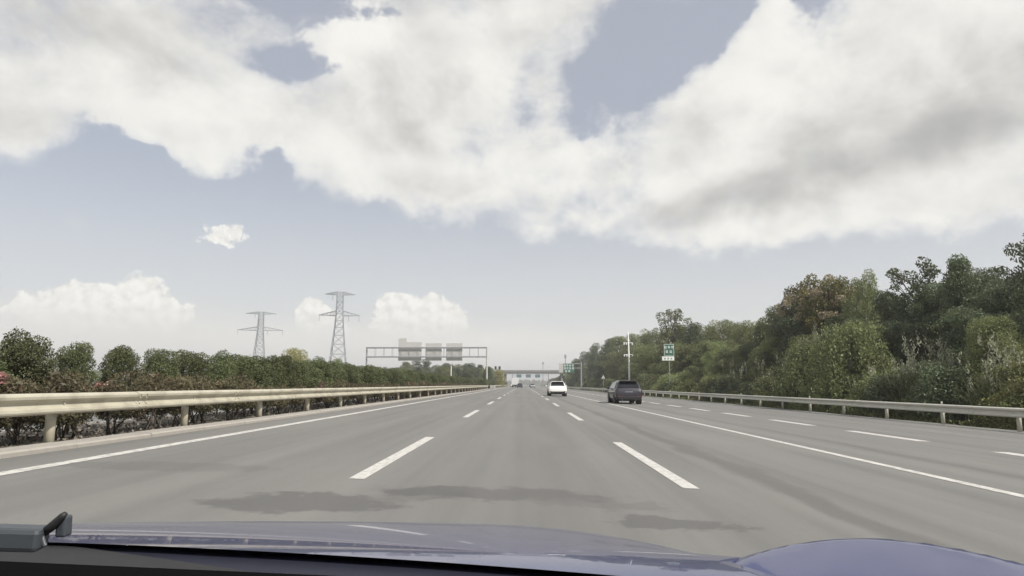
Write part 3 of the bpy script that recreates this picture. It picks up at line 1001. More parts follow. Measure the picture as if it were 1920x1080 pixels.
def reed(seed, n_blades):
    rnd = random.Random(seed)
    vs, fs, tn = [], [], []
    pl_p = []
    for k in range(n_blades):
        a = rnd.uniform(0, 6.283)
        b0 = Vector((rnd.gauss(0, 0.3), rnd.gauss(0, 0.3), 0))
        L = rnd.uniform(1.3, 2.6)
        out = rnd.uniform(0.15, 0.75)
        d = Vector((math.cos(a), math.sin(a), 0))
        s = Vector((-d.y, d.x, 0)) * rnd.uniform(0.014, 0.03)
        pts = []
        for j in range(6):
            f = j / 5
            pts.append(b0 + d * out * L * f ** 1.8 + Vector((0, 0, L * (f - 0.42 * out * f ** 3))))
        b = len(vs)
        tt = rnd.random()
        for j, p in enumerate(pts):
            w = 1.0 - (j / 5) ** 2 * 0.9
            vs += [tuple(p - s * w), tuple(p + s * w)]
        for j in range(5):
            fs.append((b + 2 * j, b + 2 * j + 1, b + 2 * j + 3, b + 2 * j + 2))
            tn.append(tt)
        if k % 16 == 0:
            e = pts[-1]
            pl_p.append(np.array(b0 + Vector((d.x * 0.25, d.y * 0.25, L * 1.12))) + RNG.normal(0, 1, (26, 3)) * np.array([0.05, 0.05, 0.16]))
    me = bpy.data.meshes.new('blades')
    me.from_pydata(vs, [], fs)
    at_ = me.attributes.new('tint', 'FLOAT', 'FACE')
    at_.data.foreach_set('value', tn)
    me.materials.append(M['reed'])
    pp = np.concatenate(pl_p)
    return [('blades', me), ('plume', leaf_mesh('plume', pp, 0.13, RNG.uniform(0, 1, len(pp)), M['plume'], 0.25, 0, 1.2))]


SPEC['reed'] = [reed(181, 150), reed(182, 120), reed(183, 170)]


def put_tree(kind, var, u, v, X, base_h, wf, name, label, cat='tree', group=None, y=None):
    """stand a plant so that its top shows at (u, v) in the photograph, X metres beside the camera's lane"""
    p = at_x(u, v, X) if y is None else at(u, v, y)
    z0 = gz(p.x, p.y) if p.x > 16.6 else 0.0
    k = (p.z - z0) / base_h
    return plant(name, SPEC[kind][var], (p.x, p.y, z0 - 0.05), R.uniform(0, 6.28), (k * wf, k * wf, k), label, cat, group)


G_WOOD = 'trees of the wood beyond the grey guardrail'
# the ones that can be singled out
put_tree('rust', 0, 1545, 518, 24.6, 11, 0.9, 'broadleaf_tree', 'tree with tan seed heads on top, standing out over the wood', group=G_WOOD)
put_tree('rust', 0, 1505, 536, 25.2, 11, 0.8, 'broadleaf_tree', 'smaller tree with tan seed heads at the edge of the tall group', group=G_WOOD)
put_tree('light', 1, 1617, 512, 24.8, 10, 0.5, 'broadleaf_tree', 'tall narrow yellowish green tree beside the tan topped tree', group=G_WOOD)
put_tree('sparse', 0, 1715, 488, 25, 12, 0.9, 'broadleaf_tree', 'thin crowned tree with sky showing through, between two tall groups', group=G_WOOD)
put_tree('dark', 1, 1800, 482, 25, 10, 0.72, 'broadleaf_tree', 'tallest pointed dark tree near the wooded hill', group=G_WOOD)
put_tree('dark', 0, 1850, 508, 29, 10, 0.8, 'broadleaf_tree', 'dark tree just beside the tallest pointed dark tree', group=G_WOOD)
put_tree('sparse', 1, 1262, 578, 24, 12, 0.95, 'broadleaf_tree', 'tall thin tree rising above the green road sign', group=G_WOOD)
put_tree('light', 0, 1868, 592, 20.6, 10, 1.05, 'broadleaf_tree', 'pale green rounded tree in front of the dark trees at the frame edge', group=G_WOOD)
put_tree('weeping', 0, 1600, 608, 20.0, 3.9, 1.0, 'weeping_shrub', 'pale green shrub of arching drooping sprays below the tan topped tree', 'shrub')
put_tree('weeping', 1, 1520, 640, 19.9, 3.9, 0.95, 'weeping_shrub', 'smaller drooping shrub to the side of the large arching one', 'shrub')
put_tree('sparse', 0, 1935, 430, 22.5, 12, 0.8, 'broadleaf_tree', 'tree at the picture edge of which only high leafy twigs show', group=G_WOOD)
put_tree('light', 1, 1345, 640, 23, 10, 0.9, 'broadleaf_tree', 'pale green low tree behind the green road sign', group=G_WOOD)
put_tree('light', 0, 1205, 650, 22, 10, 0.9, 'broadleaf_tree', 'light green tree behind the white camera pole', group=G_WOOD)

# the body of the wood: (u, v) of tops along its outline, filled front to back
outline = [(1068, 690), (1085, 668), (1105, 655), (1125, 645), (1145, 634), (1165, 627), (1190, 624), (1215, 622), (1240, 618), (1275, 608), (1300, 606), (1325, 607), (1350, 604), (1375, 608), (1400, 600),
           (1425, 606), (1450, 596), (1475, 578), (1490, 560), (1530, 545), (1575, 535), (1640, 553), (1665, 556), (1690, 552), (1735, 540), (1765, 530), (1790, 522), (1830, 520), (1880, 535), (1915, 530), (1960, 510)]
TONE = {'dark': 'dark green', 'mid': 'mid green', 'light': 'pale green'}
LABS = {k: t_ + ' tree in the hidden back row of the wood' for k, t_ in TONE.items()}
for u, v in outline:
    kind = 'dark' if (u < 1160 or u > 1640 or R.random() < 0.35) else R.choice(['mid', 'mid', 'light', 'dark'])
    put_tree(kind, R.randrange(len(SPEC[kind])), u + R.uniform(-4, 4), v + R.uniform(0, 6), R.uniform(25.5, 29) if u > 1100 else R.uniform(20, 22), 10, R.uniform(0.85, 1.1), 'broadleaf_tree', TONE[kind] + ' skyline tree of the wood ' + sect_right(u), group=G_WOOD)
for u, v in outline:
    for j in range(2):
        kind = 'dark' if (u < 1160 or u > 1640) and R.random() < 0.7 else R.choice(['mid', 'mid', 'light', 'dark'])
        f = R.uniform(0.25, 0.6)
        put_tree(kind, R.randrange(len(SPEC[kind])), u + R.uniform(-14, 14), v + (716 - v) * f, R.uniform(22.5, 25.0) if u > 1100 else R.uniform(19.5, 21), 10, R.uniform(1.0, 1.5), 'broadleaf_tree', TONE[kind] + ' front tree of the wood ' + sect_right(u), group=G_WOOD)
# back rows close the gaps to the sky
for k in range(26):
    kind = R.choice(['dark', 'mid', 'dark'])
    y = 34 + k * 7
    x = R.uniform(33, 40)
    plant('broadleaf_tree', SPEC[kind][R.randrange(3)], (x, y, gz(x, y)), R.uniform(0, 6), (0.9, 0.9, R.uniform(0.66, 0.8)), LABS[kind], 'tree', G_WOOD)
# far wood along the same side
for k in range(26):
    y = 250 + k * 11
    kind = R.choice(['dark', 'mid'])
    x = R.uniform(20, 26)
    h = 0.62 - 0.0002 * (y - 250) + R.uniform(-0.06, 0.06)
    plant('broadleaf_tree', SPEC[kind][R.randrange(3)], (x, y, -0.6), R.uniform(0, 6), (h * 1.25, h * 1.25, h), 'hazy distant tree lining the road towards the overpass', 'tree', 'far roadside trees')

# the wood that closes the road at its far bend
for k in range(22):
    kind = 'dark' if k % 2 else 'mid'
    plant('broadleaf_tree', SPEC[kind][k % 3], (-46 + k * 4.6, 1512 + R.uniform(0, 40), -1.5), R.uniform(0, 6), (1.3, 1.3, R.uniform(1.0, 1.4)), 'pale hazy tree closing the view under the overpass', 'tree', 'far trees at the end of the road')

# bushes and reeds in front of the wood
G_BUSH = 'bushes between guardrail and wood'
y = 19.0
while y < 230:
    y += 1.7 + y * 0.018
    for x in (R.uniform(18.2, 19.2), R.uniform(19.6, 20.8)):
        k = R.choice([0, 0, 1, 2, 3])
        s = R.uniform(0.5, 0.8) * (1.0 if x < 19.3 else 1.4)
        plant('verge_bush', SPEC['bush'][k], (x, y + R.uniform(-0.5, 0.5), gz(x, y) - 0.05), R.uniform(0, 6), (s * 1.1, s * 1.1, s),
              ['mid green', 'dark green', 'pale green', 'yellowish green'][k] + (' low bush at the rail ' if x < 19.3 else ' taller verge bush ') + sect_right(project((x, y, 0))), 'bush', G_BUSH)
reeds = [(1525, 628, 20.0), (1512, 650, 19.6), (1555, 690, 18.9), (1585, 680, 19.0), (1625, 690, 18.8), (1700, 655, 19.3), (1712, 668, 19.2), (1695, 690, 18.8), (1755, 655, 19.4), (1780, 660, 19.4), (1795, 668, 19.2),
         (1875, 652, 19.3), (1890, 660, 19.2), (1460, 672, 19.5), (1430, 685, 19.3), (1390, 690, 19.5), (1650, 700, 18.6), (1840, 690, 18.9), (1480, 690, 19.0), (1365, 680, 20)]
for k, (u, v, X) in enumerate(reeds):
    p = at_x(u, v, X)
    z0 = gz(p.x, p.y)
    s = (p.z - z0) / 2.5
    plant('reed_clump', SPEC['reed'][k % 3], (p.x, p.y, z0 - 0.05), R.uniform(0, 6), (min(s, 1.1), min(s, 1.1), s), 'clump of tall pale reeds ' + sect_right(u), 'reeds', 'reed clumps on the verge')

# undergrowth at the foot of the guardrail
n = 52000
uy = 12 + RNG.uniform(0, 1, n) ** 2.2 * 210
ux = 16.75 + RNG.uniform(0, 1, n) ** 0.8 * 4.2
hz_ = 0.12 + 0.75 * np.clip((ux - 16.75) / 2.5, 0, 1) * (0.65 + 0.35 * np.sin(uy * 0.9 + np.cos(uy * 0.37) * 3))
uz = np.array([gz(a, b) for a, b in zip(ux, uy)]) + RNG.uniform(0, 1, n) * hz_
tag(link('undergrowth', leaf_mesh('undergrowth', np.stack([ux, uy, uz], 1), 0.06 + 0.0012 * uy, RNG.uniform(0, 0.55, n) + 0.35 * (0.5 + 0.5 * np.sin(uy * 0.7 + ux * 1.3)), M['grassy'], 0.42, 0, 0.5)),
    'dark green weeds and grass along the foot of the grey guardrail', 'undergrowth', kind='stuff')

# --- across the road: pale trees, far wood, hill
put_tree('gold', 0, 552, 657, -42, 7, 1.0, 'broadleaf_tree', 'yellowish green tree showing over the hedge between the two pylons', group=None)
put_tree('light', 0, 636, 672, -42, 10, 0.9, 'broadleaf_tree', 'olive green tree showing over the hedge below the taller pylon', group=None)
put_tree('gold', 0, 936, 694, -12, 7, 0.75, 'broadleaf_tree', 'small yellow green tree by the roadside past the sign gantry', y=215)
for k, (u, v) in enumerate([(700, 689), (720, 692), (740, 690), (760, 678), (775, 688), (790, 676), (802, 688), (820, 686), (838, 682), (858, 684), (880, 682), (900, 684), (922, 690)]):
    kind = 'dark' if k % 3 else 'mid'
    put_tree(kind, R.randrange(3), u, v, 0, 10, R.uniform(0.9, 1.3), 'broadleaf_tree', 'grey green tree on the far skyline ' + sect_left(u), group='trees on the far low hill', y=R.uniform(250, 320))
for k in range(44):
    u = R.uniform(690, 922)
    put_tree(R.choice(['dark', 'dark', 'mid']), R.randrange(3), u, R.uniform(687, 698), 0, 10, R.uniform(1.0, 1.6), 'broadleaf_tree', 'lower grey green tree beyond the hedge ' + sect_left(u), group='trees on the far low hill', y=R.uniform(190, 250))
for k in range(16):
    put_tree(R.choice(['dark', 'mid', 'light']), R.randrange(2), R.uniform(-40, 690), R.uniform(690, 702), 0, 10, R.uniform(1.2, 1.8), 'broadleaf_tree', 'low tree beyond the opposite carriageway, half hidden by the hedge', group='trees beyond the opposite carriageway', y=R.uniform(130, 190))


def hill(name, cx, cy, rx, ry, h, mat, seed):
    rnd = random.Random(seed)
    ph = [rnd.uniform(0, 6.28) for _ in range(6)]
    b = MB()
    N, K = 40, 14
    vs = [(cx, cy, h - 1.6)]
    fs = []
    for j in range(1, K + 1):
        f = j / K
        for i in range(N):
            a = 2 * math.pi * i / N
            wv = 1 + 0.12 * math.sin(3 * a + ph[0]) + 0.07 * math.sin(5 * a + ph[1])
            z = h * (0.5 + 0.5 * math.cos(math.pi * f)) * (1 + 0.05 * math.sin(7 * a + ph[2] + 5 * f)) + rnd.uniform(-0.02, 0.02) * h * (1 - f)
            vs.append((cx + math.cos(a) * rx * f * wv, cy + math.sin(a) * ry * f * wv, z - 1.62))
    fs += [(0, 1 + i, 1 + (i + 1) % N) for i in range(N)]
    for j in range(K - 1):
        for i in range(N):
            a0, a1 = 1 + j * N + i, 1 + j * N + (i + 1) % N
            fs.append((a0, a0 + N, a1 + N, a1))
    b.add(vs, fs)
    return tag(b.build(name, mat, smooth=True), kind='structure')


hill('hill', -215, 640, 150, 90, 24, M['forest'], 3)
hill('hill', 118, 118, 62, 90, 26, M['forest'], 4)
for k in range(16):
    a = R.uniform(2.2, 4.2)
    q = R.uniform(0.1, 0.6)
    x, y = 118 + math.cos(a) * 62 * q, 118 + math.sin(a) * 90 * q
    z = 26 * (0.5 + 0.5 * math.cos(math.pi * q)) - 2.2
    plant('broadleaf_tree', SPEC['dark'][k % 3], (x, y, z), R.uniform(0, 6), (0.55, 0.55, 0.4), 'dark tree covering the wooded hill behind the wood', 'tree', 'trees on the wooded hill')


# ------------------------------------------------------------------ lattice pylons
def pylon(u, v_top, H, label, yaw, low_reach, top_reach):
    d = ray(u, v_top)
    Y = (H - 1.6 - CAM_Z) * d.y / d.z
    p = at(u, v_top, Y)
    root = empty('pylon', (p.x, p.y, -1.6), yaw)
    tag(root, label, 'pylon')
    # half widths of the square body at heights (fraction of H)
    lv = [(0.0, 4.3), (0.14, 3.72), (0.26, 3.2), (0.37, 2.75), (0.47, 2.35), (0.56, 2.0), (0.64, 1.72), (0.71, 1.5), (0.78, 1.35), (0.84, 1.28), (0.90, 1.22), (0.955, 1.2), (1.0, 1.15)]
    lv = [(f * H, w * H / 40) for f, w in lv]
    cor = [(-1, -1), (1, -1), (1, 1), (-1, 1)]
    for cx, cy in cor:
        b = MB()
        for (z0, w0), (z1, w1) in zip(lv, lv[1:]):
            b.bar((cx * w0, cy * w0, z0), (cx * w1, cy * w1, z1), 0.30)
        b.build('leg', M['pylon'], root)
    br = MB()
    for (z0, w0), (z1, w1) in zip(lv, lv[1:]):
        for q in range(4):
            (ax, ay), (bx, by) = cor[q], cor[(q + 1) % 4]
            br.bar((ax * w0, ay * w0, z0), (bx * w1, by * w1, z1), 0.15)
            br.bar((bx * w0, by * w0, z0), (ax * w1, ay * w1, z1), 0.15)
            br.bar((ax * w1, ay * w1, z1), (bx * w1, by * w1, z1), 0.15)
    br.build('bracing', M['pylon'], root)

    def arm(zf, reach, hgt, name):
        z = zf * H
        w = 1.35 * H / 40
        for s in (-1, 1):
            b = MB()
            tip = Vector((s * reach, 0, z + 0.1))
            for sy in (-1, 1):
                b.bar((s * w, sy * w, z), tip, 0.22)
                b.bar((s * w, sy * w, z + hgt), tip, 0.22)
                for k in range(1, 5):
                    f0, f1 = k / 5, (k - 1) / 5
                    lo = Vector((s * w, sy * w, z)).lerp(tip, f0)
                    hi = Vector((s * w, sy * w, z + hgt)).lerp(tip, f1)
                    b.bar(lo, hi, 0.12)
                    b.bar(lo, Vector((s * w, -sy * w, z)).lerp(tip, f0), 0.12)
            b.build(name, M['pylon'], root)

    arm(0.76, low_reach, 1.9, 'crossarm')
    arm(0.975, top_reach, 1.0, 'crossarm')
    for s, zf, q in ((-1, 0.76, low_reach - 0.4), (1, 0.76, low_reach - 0.4), (-1, 0.975, 2.9), (1, 0.76, 3.6)):
        x = s * q * H / 40
        b = MB()
        for k in range(7):
            z = zf * H - 0.2 - k * 0.32
            b.tube([(x, 0, z), (x, 0, z - 0.16)], [0.09, 0.2], 8)
        b.build('insulator', M['ins'], root)
    return root


pylon(490, 585, 40, 'smaller grey lattice pylon farther off above the hedge', 0.22, 11.4, 7.6)
pylon(638, 548, 40, 'larger grey lattice pylon with two crossarms beside the sign gantry', 0.18, 8.2, 6.0)

# ------------------------------------------------------------------ sign gantry over the opposite carriageway
YG = 160.0
gl, gr = at(688, 652, YG), at(913, 652, YG)
ztop, zlow = gl.z, at(688, 669, YG).z
root = tag(empty('sign_gantry', (gr.x, YG, 0)), 'grey steel gantry seen from behind with three sign panels over the opposite carriageway', 'gantry')
for x in (gl.x, gr.x):
    b = MB().tube([(x - gr.x, 0, -0.6), (x - gr.x, 0, ztop + 0.15)], [0.22, 0.20], 12).tube([(x - gr.x, 0, -0.65), (x - gr.x, 0, -0.1)], [0.55, 0.55], 8)
    b.build('column', M['galv'] if x == gr.x else M['steel'], root)
for z in (ztop, zlow):
    for dy in (-0.6, 0.6):
        MB().tube([(gl.x - gr.x, dy, z), (0, dy, z)], [0.15, 0.15], 8).build('chord', M['steel'], root)
nb = 14
for k in range(nb + 1):
    x = (gl.x - gr.x) * k / nb
    b = MB()
    for dy in (-0.6, 0.6):
        b.bar((x, dy, ztop), (x, dy, zlow), 0.07)
    b.bar((x, -0.6, zlow), (x, 0.6, zlow), 0.07).bar((x, -0.6, ztop), (x, 0.6, ztop), 0.07)
    b.build('web_bar', M['steel'], root)
for (u0, v0, u1, v1) in ((746, 641, 789, 676), (797, 643, 827, 676), (836, 643, 866, 676)):
    a, c = at(u0, v0, YG), at(u1, v1, YG)
    cx, w, cz, h = (a.x + c.x) / 2 - gr.x, c.x - a.x, (a.z + c.z) / 2, a.z - c.z
    bevel(MB().box((cx, 0.95, cz), (w, 0.08, h)).build('sign_panel', M['sign_back'], root), 0.02)
a, c = at(746, 634, YG), at(761, 641, YG)
MB().box(((a.x + c.x) / 2 - gr.x, 0.951, (a.z + c.z) / 2 + 0.01), (c.x - a.x, 0.08, a.z - c.z)).build('exit_panel', M['sign_back'], root)

# slim camera pole in the median
p = at_x(846, 684, -9.9)
root = tag(empty('camera_pole', (p.x, p.y, 0.1)), 'slim grey pole with a small box on top standing behind the median hedge', 'pole')
h = p.z - 0.1
MB().tube([(0, 0, 0), (0, 0, h)], [0.07, 0.055], 10).build('pole', M['white_pole'], root)
bevel(MB().box((-0.05, -0.1, h + 0.05), (0.28, 0.5, 0.24)).build('camera_box', M['grey_box'], root), 0.03)
MB().bar((0, 0, h - 0.3), (-0.3, 0, h - 0.15), 0.05).build('bracket', M['grey_box'], root)

# two dark lamps on a post by the median gap
p = at(933, 690, 250)
root = tag(empty('signal_post', (p.x, 250, 0)), 'thin post carrying two small dark signal lamps by the median gap', 'signal')
MB().tube([(0, 0, 0), (0, 0, p.z + 0.4)], [0.06, 0.05], 8).build('pole', M['steel'], root)
MB().bar((-1.0, 0, p.z), (1.0, 0, p.z), 0.09).build('crossbar', M['steel'], root)
for s in (-0.75, 0.75):
    q = bevel(MB().box((s, -0.12, p.z), (0.75, 0.35, 1.3)).build('lamp_housing', M['black'], root), 0.06)
    MB().tube([(s, -0.30, p.z + 0.3), (s, -0.42, p.z + 0.3)], [0.22, 0.24], 12).build('visor', M['black'], q)

# crash cushion at the end of the cream guardrail
p = at(925, 716, 138)
root = tag(empty('crash_cushion', (p.x - 0.2, 138, 0.1)), 'pale grey crash cushion at the end of the cream guardrail', 'barrier')
for k in range(3):
    bevel(MB().box((0, k * 0.95, 0.42), (1.0 + 0.05 * k, 0.9, 0.84)).build('cushion_cell', M['concrete'], root), 0.08)

# ------------------------------------------------------------------ white camera pole on the verge
p = at_x(1178, 622, 17.6)
z0 = gz(17.6, 0)
root = tag(empty('camera_mast', (p.x, p.y, z0)), 'tall white pole with two short crossarms behind the grey guardrail', 'pole')
H = p.z - z0
MB().tube([(0, 0, 0), (0, 0, H * 0.55), (0, 0, H)], [0.18, 0.14, 0.05], 12).build('mast', M['white_pole'], root, True)
bevel(MB().box((0, 0, 0.75), (0.75, 0.6, 1.5)).build('cabinet', M['grey_box'], root), 0.03)
for v in (643, 665):
    z = at_x(1178, v, 17.6).z - z0
    a_ = MB().bar((-0.85, 0, z), (0.75, 0, z), 0.10).build('crossarm', M['white_pole'], root)
    for s in (-0.75, -0.35, 0.6):
        bevel(MB().box((s, -0.05, z - 0.22), (0.16, 0.42, 0.26)).build('camera_head', M['white_pole'], a_), 0.03)


# ------------------------------------------------------------------ signs on the outside
def strokes(parent, cx, cy, cz, cell, rows, seed, mat):
    """light characters too far off to read: short strokes, one character per cell"""
    rnd = random.Random(seed)
    for (ox, oz) in rows:
        b = MB()
        s = cell
        for k in range(2):
            b.box((cx + ox, cy, cz + oz + s * (0.28 - 0.5 * k + rnd.uniform(-0.06, 0.06))), (s * rnd.uniform(0.55, 0.8), 0.012, s * 0.13))
        for k in range(2):
            b.box((cx + ox + s * (-0.22 + 0.42 * k), cy - 0.003, cz + oz + rnd.uniform(-0.1, 0.1) * s), (s * 0.13, 0.012, s * rnd.uniform(0.5, 0.85)))
        b.build('character', mat, parent)


a, c = at_x(1244, 645, 18.4), at_x(1264, 668, 18.4)
YS = a.y
c = at(1264, 668, YS)
cx, w, cz, h = (a.x + c.x) / 2, c.x - a.x, (a.z + c.z) / 2, a.z - c.z
zg = gz(cx, YS)
root = tag(empty('road_sign', (cx, YS, zg)), 'green route sign with white plate beneath on a single post behind the grey guardrail', 'sign')
MB().tube([(0, 0, 0), (0, 0, cz - zg + h * 0.4)], [0.06, 0.06], 10).build('post', M['steel'], root)
pn = bevel(MB().box((0, -0.09, cz - zg), (w, 0.04, h)).build('panel', M['sign_green'], root), 0.01)
MB().box((0, -0.115, cz - zg + h / 2 - 0.05), (w * 0.96, 0.012, 0.035)).box((0, -0.115, cz - zg - h / 2 + 0.05), (w * 0.96, 0.012, 0.035)).box((-w * 0.465, -0.1155, cz - zg), (0.035, 0.012, h * 0.9)).box((w * 0.465, -0.1155, cz - zg), (0.035, 0.012, h * 0.9)).build('border', M['sign_white'], pn)
strokes(pn, 0, -0.118, cz - zg, 0.40, [(-0.46, 0.36), (0.0, 0.36), (0.46, 0.36), (-0.3, -0.22), (0.22, -0.22)], 3, M['sign_white'])
a, c = at(1241, 668.5, YS), at(1264, 676, YS)
w2, cz2, h2 = c.x - a.x, (a.z + c.z) / 2, a.z - c.z
pl = bevel(MB().box(((a.x + c.x) / 2 - cx, -0.09, cz2 - zg), (w2, 0.04, h2)).build('plate', M['sign_white'], root), 0.01)
strokes(pl, (a.x + c.x) / 2 - cx, -0.118, cz2 - zg, 0.28, [(-0.42, 0), (0.0, 0), (0.42, 0)], 8, M['sign_green'])

YS = 200.0
a, c = at(1048, 678, YS), at(1077, 694.5, YS)
cx, w, cz, h = (a.x + c.x) / 2, c.x - a.x, (a.z + c.z) / 2, a.z - c.z
root = tag(empty('road_sign', (c.x + 2.0, YS, -0.6)), 'large green direction sign on an overhanging arm where the wood meets the road', 'sign')
ox = c.x + 2.0
MB().tube([(0, 0, 0), (0, 0, cz + h * 0.7)], [0.24, 0.2], 12).build('post', M['steel'], root)
for q in (-0.25, 0.25):
    MB().tube([(0, 0, cz + 0.6 + q * h), (a.x - ox, 0, cz + 0.6 + q * h)], [0.11, 0.1], 8).build('arm', M['steel'], root)
pn = MB().box((cx + 0.62 - ox, -0.22, cz), (w - 1.24, 0.06, h)).build('panel', M['sign_green'], root)
strokes(pn, cx + 0.62 - ox, -0.262, cz, 0.72, [(-1.2, 0.75), (-0.4, 0.75), (0.4, 0.75), (1.2, 0.75), (-1.2, -0.1), (-0.4, -0.1), (0.4, -0.1), (1.2, -0.1), (-0.8, -0.9), (0.1, -0.9)], 5, M['sign_white'])
MB().box((a.x + 0.58 - ox, -0.22, cz), (1.14, 0.06, h)).build('side_panel', M['sign_back'], root)

# small triangular warning board on the verge
p = at_x(1131, 703, 17.3)
root = tag(empty('warning_sign', (p.x, p.y, gz(17.3, 0))), 'small pale triangular board low in front of the dark wood', 'sign')
zz = p.z - gz(17.3, 0)
MB().tube([(0, 0, 0), (0, 0, zz - 0.2)], [0.05, 0.05], 8).build('post', M['steel'], root)
MB().add([(-0.45, -0.08, zz - 0.8), (0.45, -0.08, zz - 0.8), (0, -0.08, zz), (-0.45, -0.04, zz - 0.8), (0.45, -0.04, zz - 0.8), (0, -0.04, zz)],
         [(0, 1, 2), (3, 5, 4), (0, 3, 4, 1), (1, 4, 5, 2), (2, 5, 3, 0)]).build('board', M['sign_back'], root)
for u in (1262, 1086):
    pass
p = at_x(1266, 685, 17.9)

# lamp masts far off
for u, v, Y, lab in ((1060, 668, 300, 'thin far mast rising behind the large green direction sign'), (1018, 681, 420, 'thin far mast above the trees next to the overpass')):
    p = at(u, v, Y)
    root = tag(empty('mast', (p.x, Y, -0.6)), lab, 'mast')
    MB().tube([(0, 0, 0), (0, 0, p.z + 0.6)], [0.25, 0.14], 8).build('pole', M['steel'], root)
    MB().box((0, 0, p.z + 0.5), (0.9, 0.5, 1.6)).build('antenna', M['steel'], root)

# ------------------------------------------------------------------ overpass
YO = 330.0
zb_, zt_ = at(975, 701.5, YO).z, at(975, 696.8, YO).z
root = tag(empty('overpass', (0, YO, 0)), 'concrete overpass crossing the whole road in the distance', 'bridge')
MB().box((15, 3, (zb_ + zt_) / 2), (122, 8, zt_ - zb_ - 0.25)).build('deck', M['bridge'], root)
for dy in (-1.05, 7.05):
    MB().box((15, dy, zt_ + 0.25), (122, 0.25, 0.9)).build('parapet', M['bridge'], root)
for x in (-37.5, -8.9, 18.8):
    for dy in (0.6, 5.4):
        MB().tube([(x, dy, -1.4), (x, dy, zb_ + 0.2)], [0.6, 0.6], 12).build('pier', M['bridge'], root)
for s in (-1, 1):
    x0, x1 = (-39, -46.2) if s < 0 else (42, 75.9)
    MB().add([(x0, -2, -1.6), (x1, -2, -1.6), (x1, -2, zb_ + 0.3), (x0 + s * 3, -2, zb_ + 0.3), (x0, 8, -1.6), (x1, 8, -1.6), (x1, 8, zb_ + 0.3), (x0 + s * 3, 8, zb_ + 0.3)],
             [(0, 1, 2, 3), (7, 6, 5, 4), (0, 4, 5, 1), (1, 5, 6, 2), (2, 6, 7, 3), (3, 7, 4, 0)]).build('abutment', M['bridge'], root)

# far gantry with direction signs under the overpass
YF = 470.0
root = tag(empty('sign_gantry', (5, YF, 0)), 'far gantry with blue green signs visible beneath the overpass', 'gantry')
for x in (-12.6, 12.6):
    MB().tube([(x, 0, -1), (x, 0, 8.6)], [0.3, 0.3], 10).build('column', M['steel'], root)
for z in (7.1, 8.4):
    MB().bar((-12.6, 0, z), (12.6, 0, z), 0.25).build('chord', M['steel'], root)
for x in (-8, -1.5, 5):
    MB().box((x, -0.3, 7.0), (3.4, 0.1, 2.2)).build('sign_panel', M['blue_sign'], root)


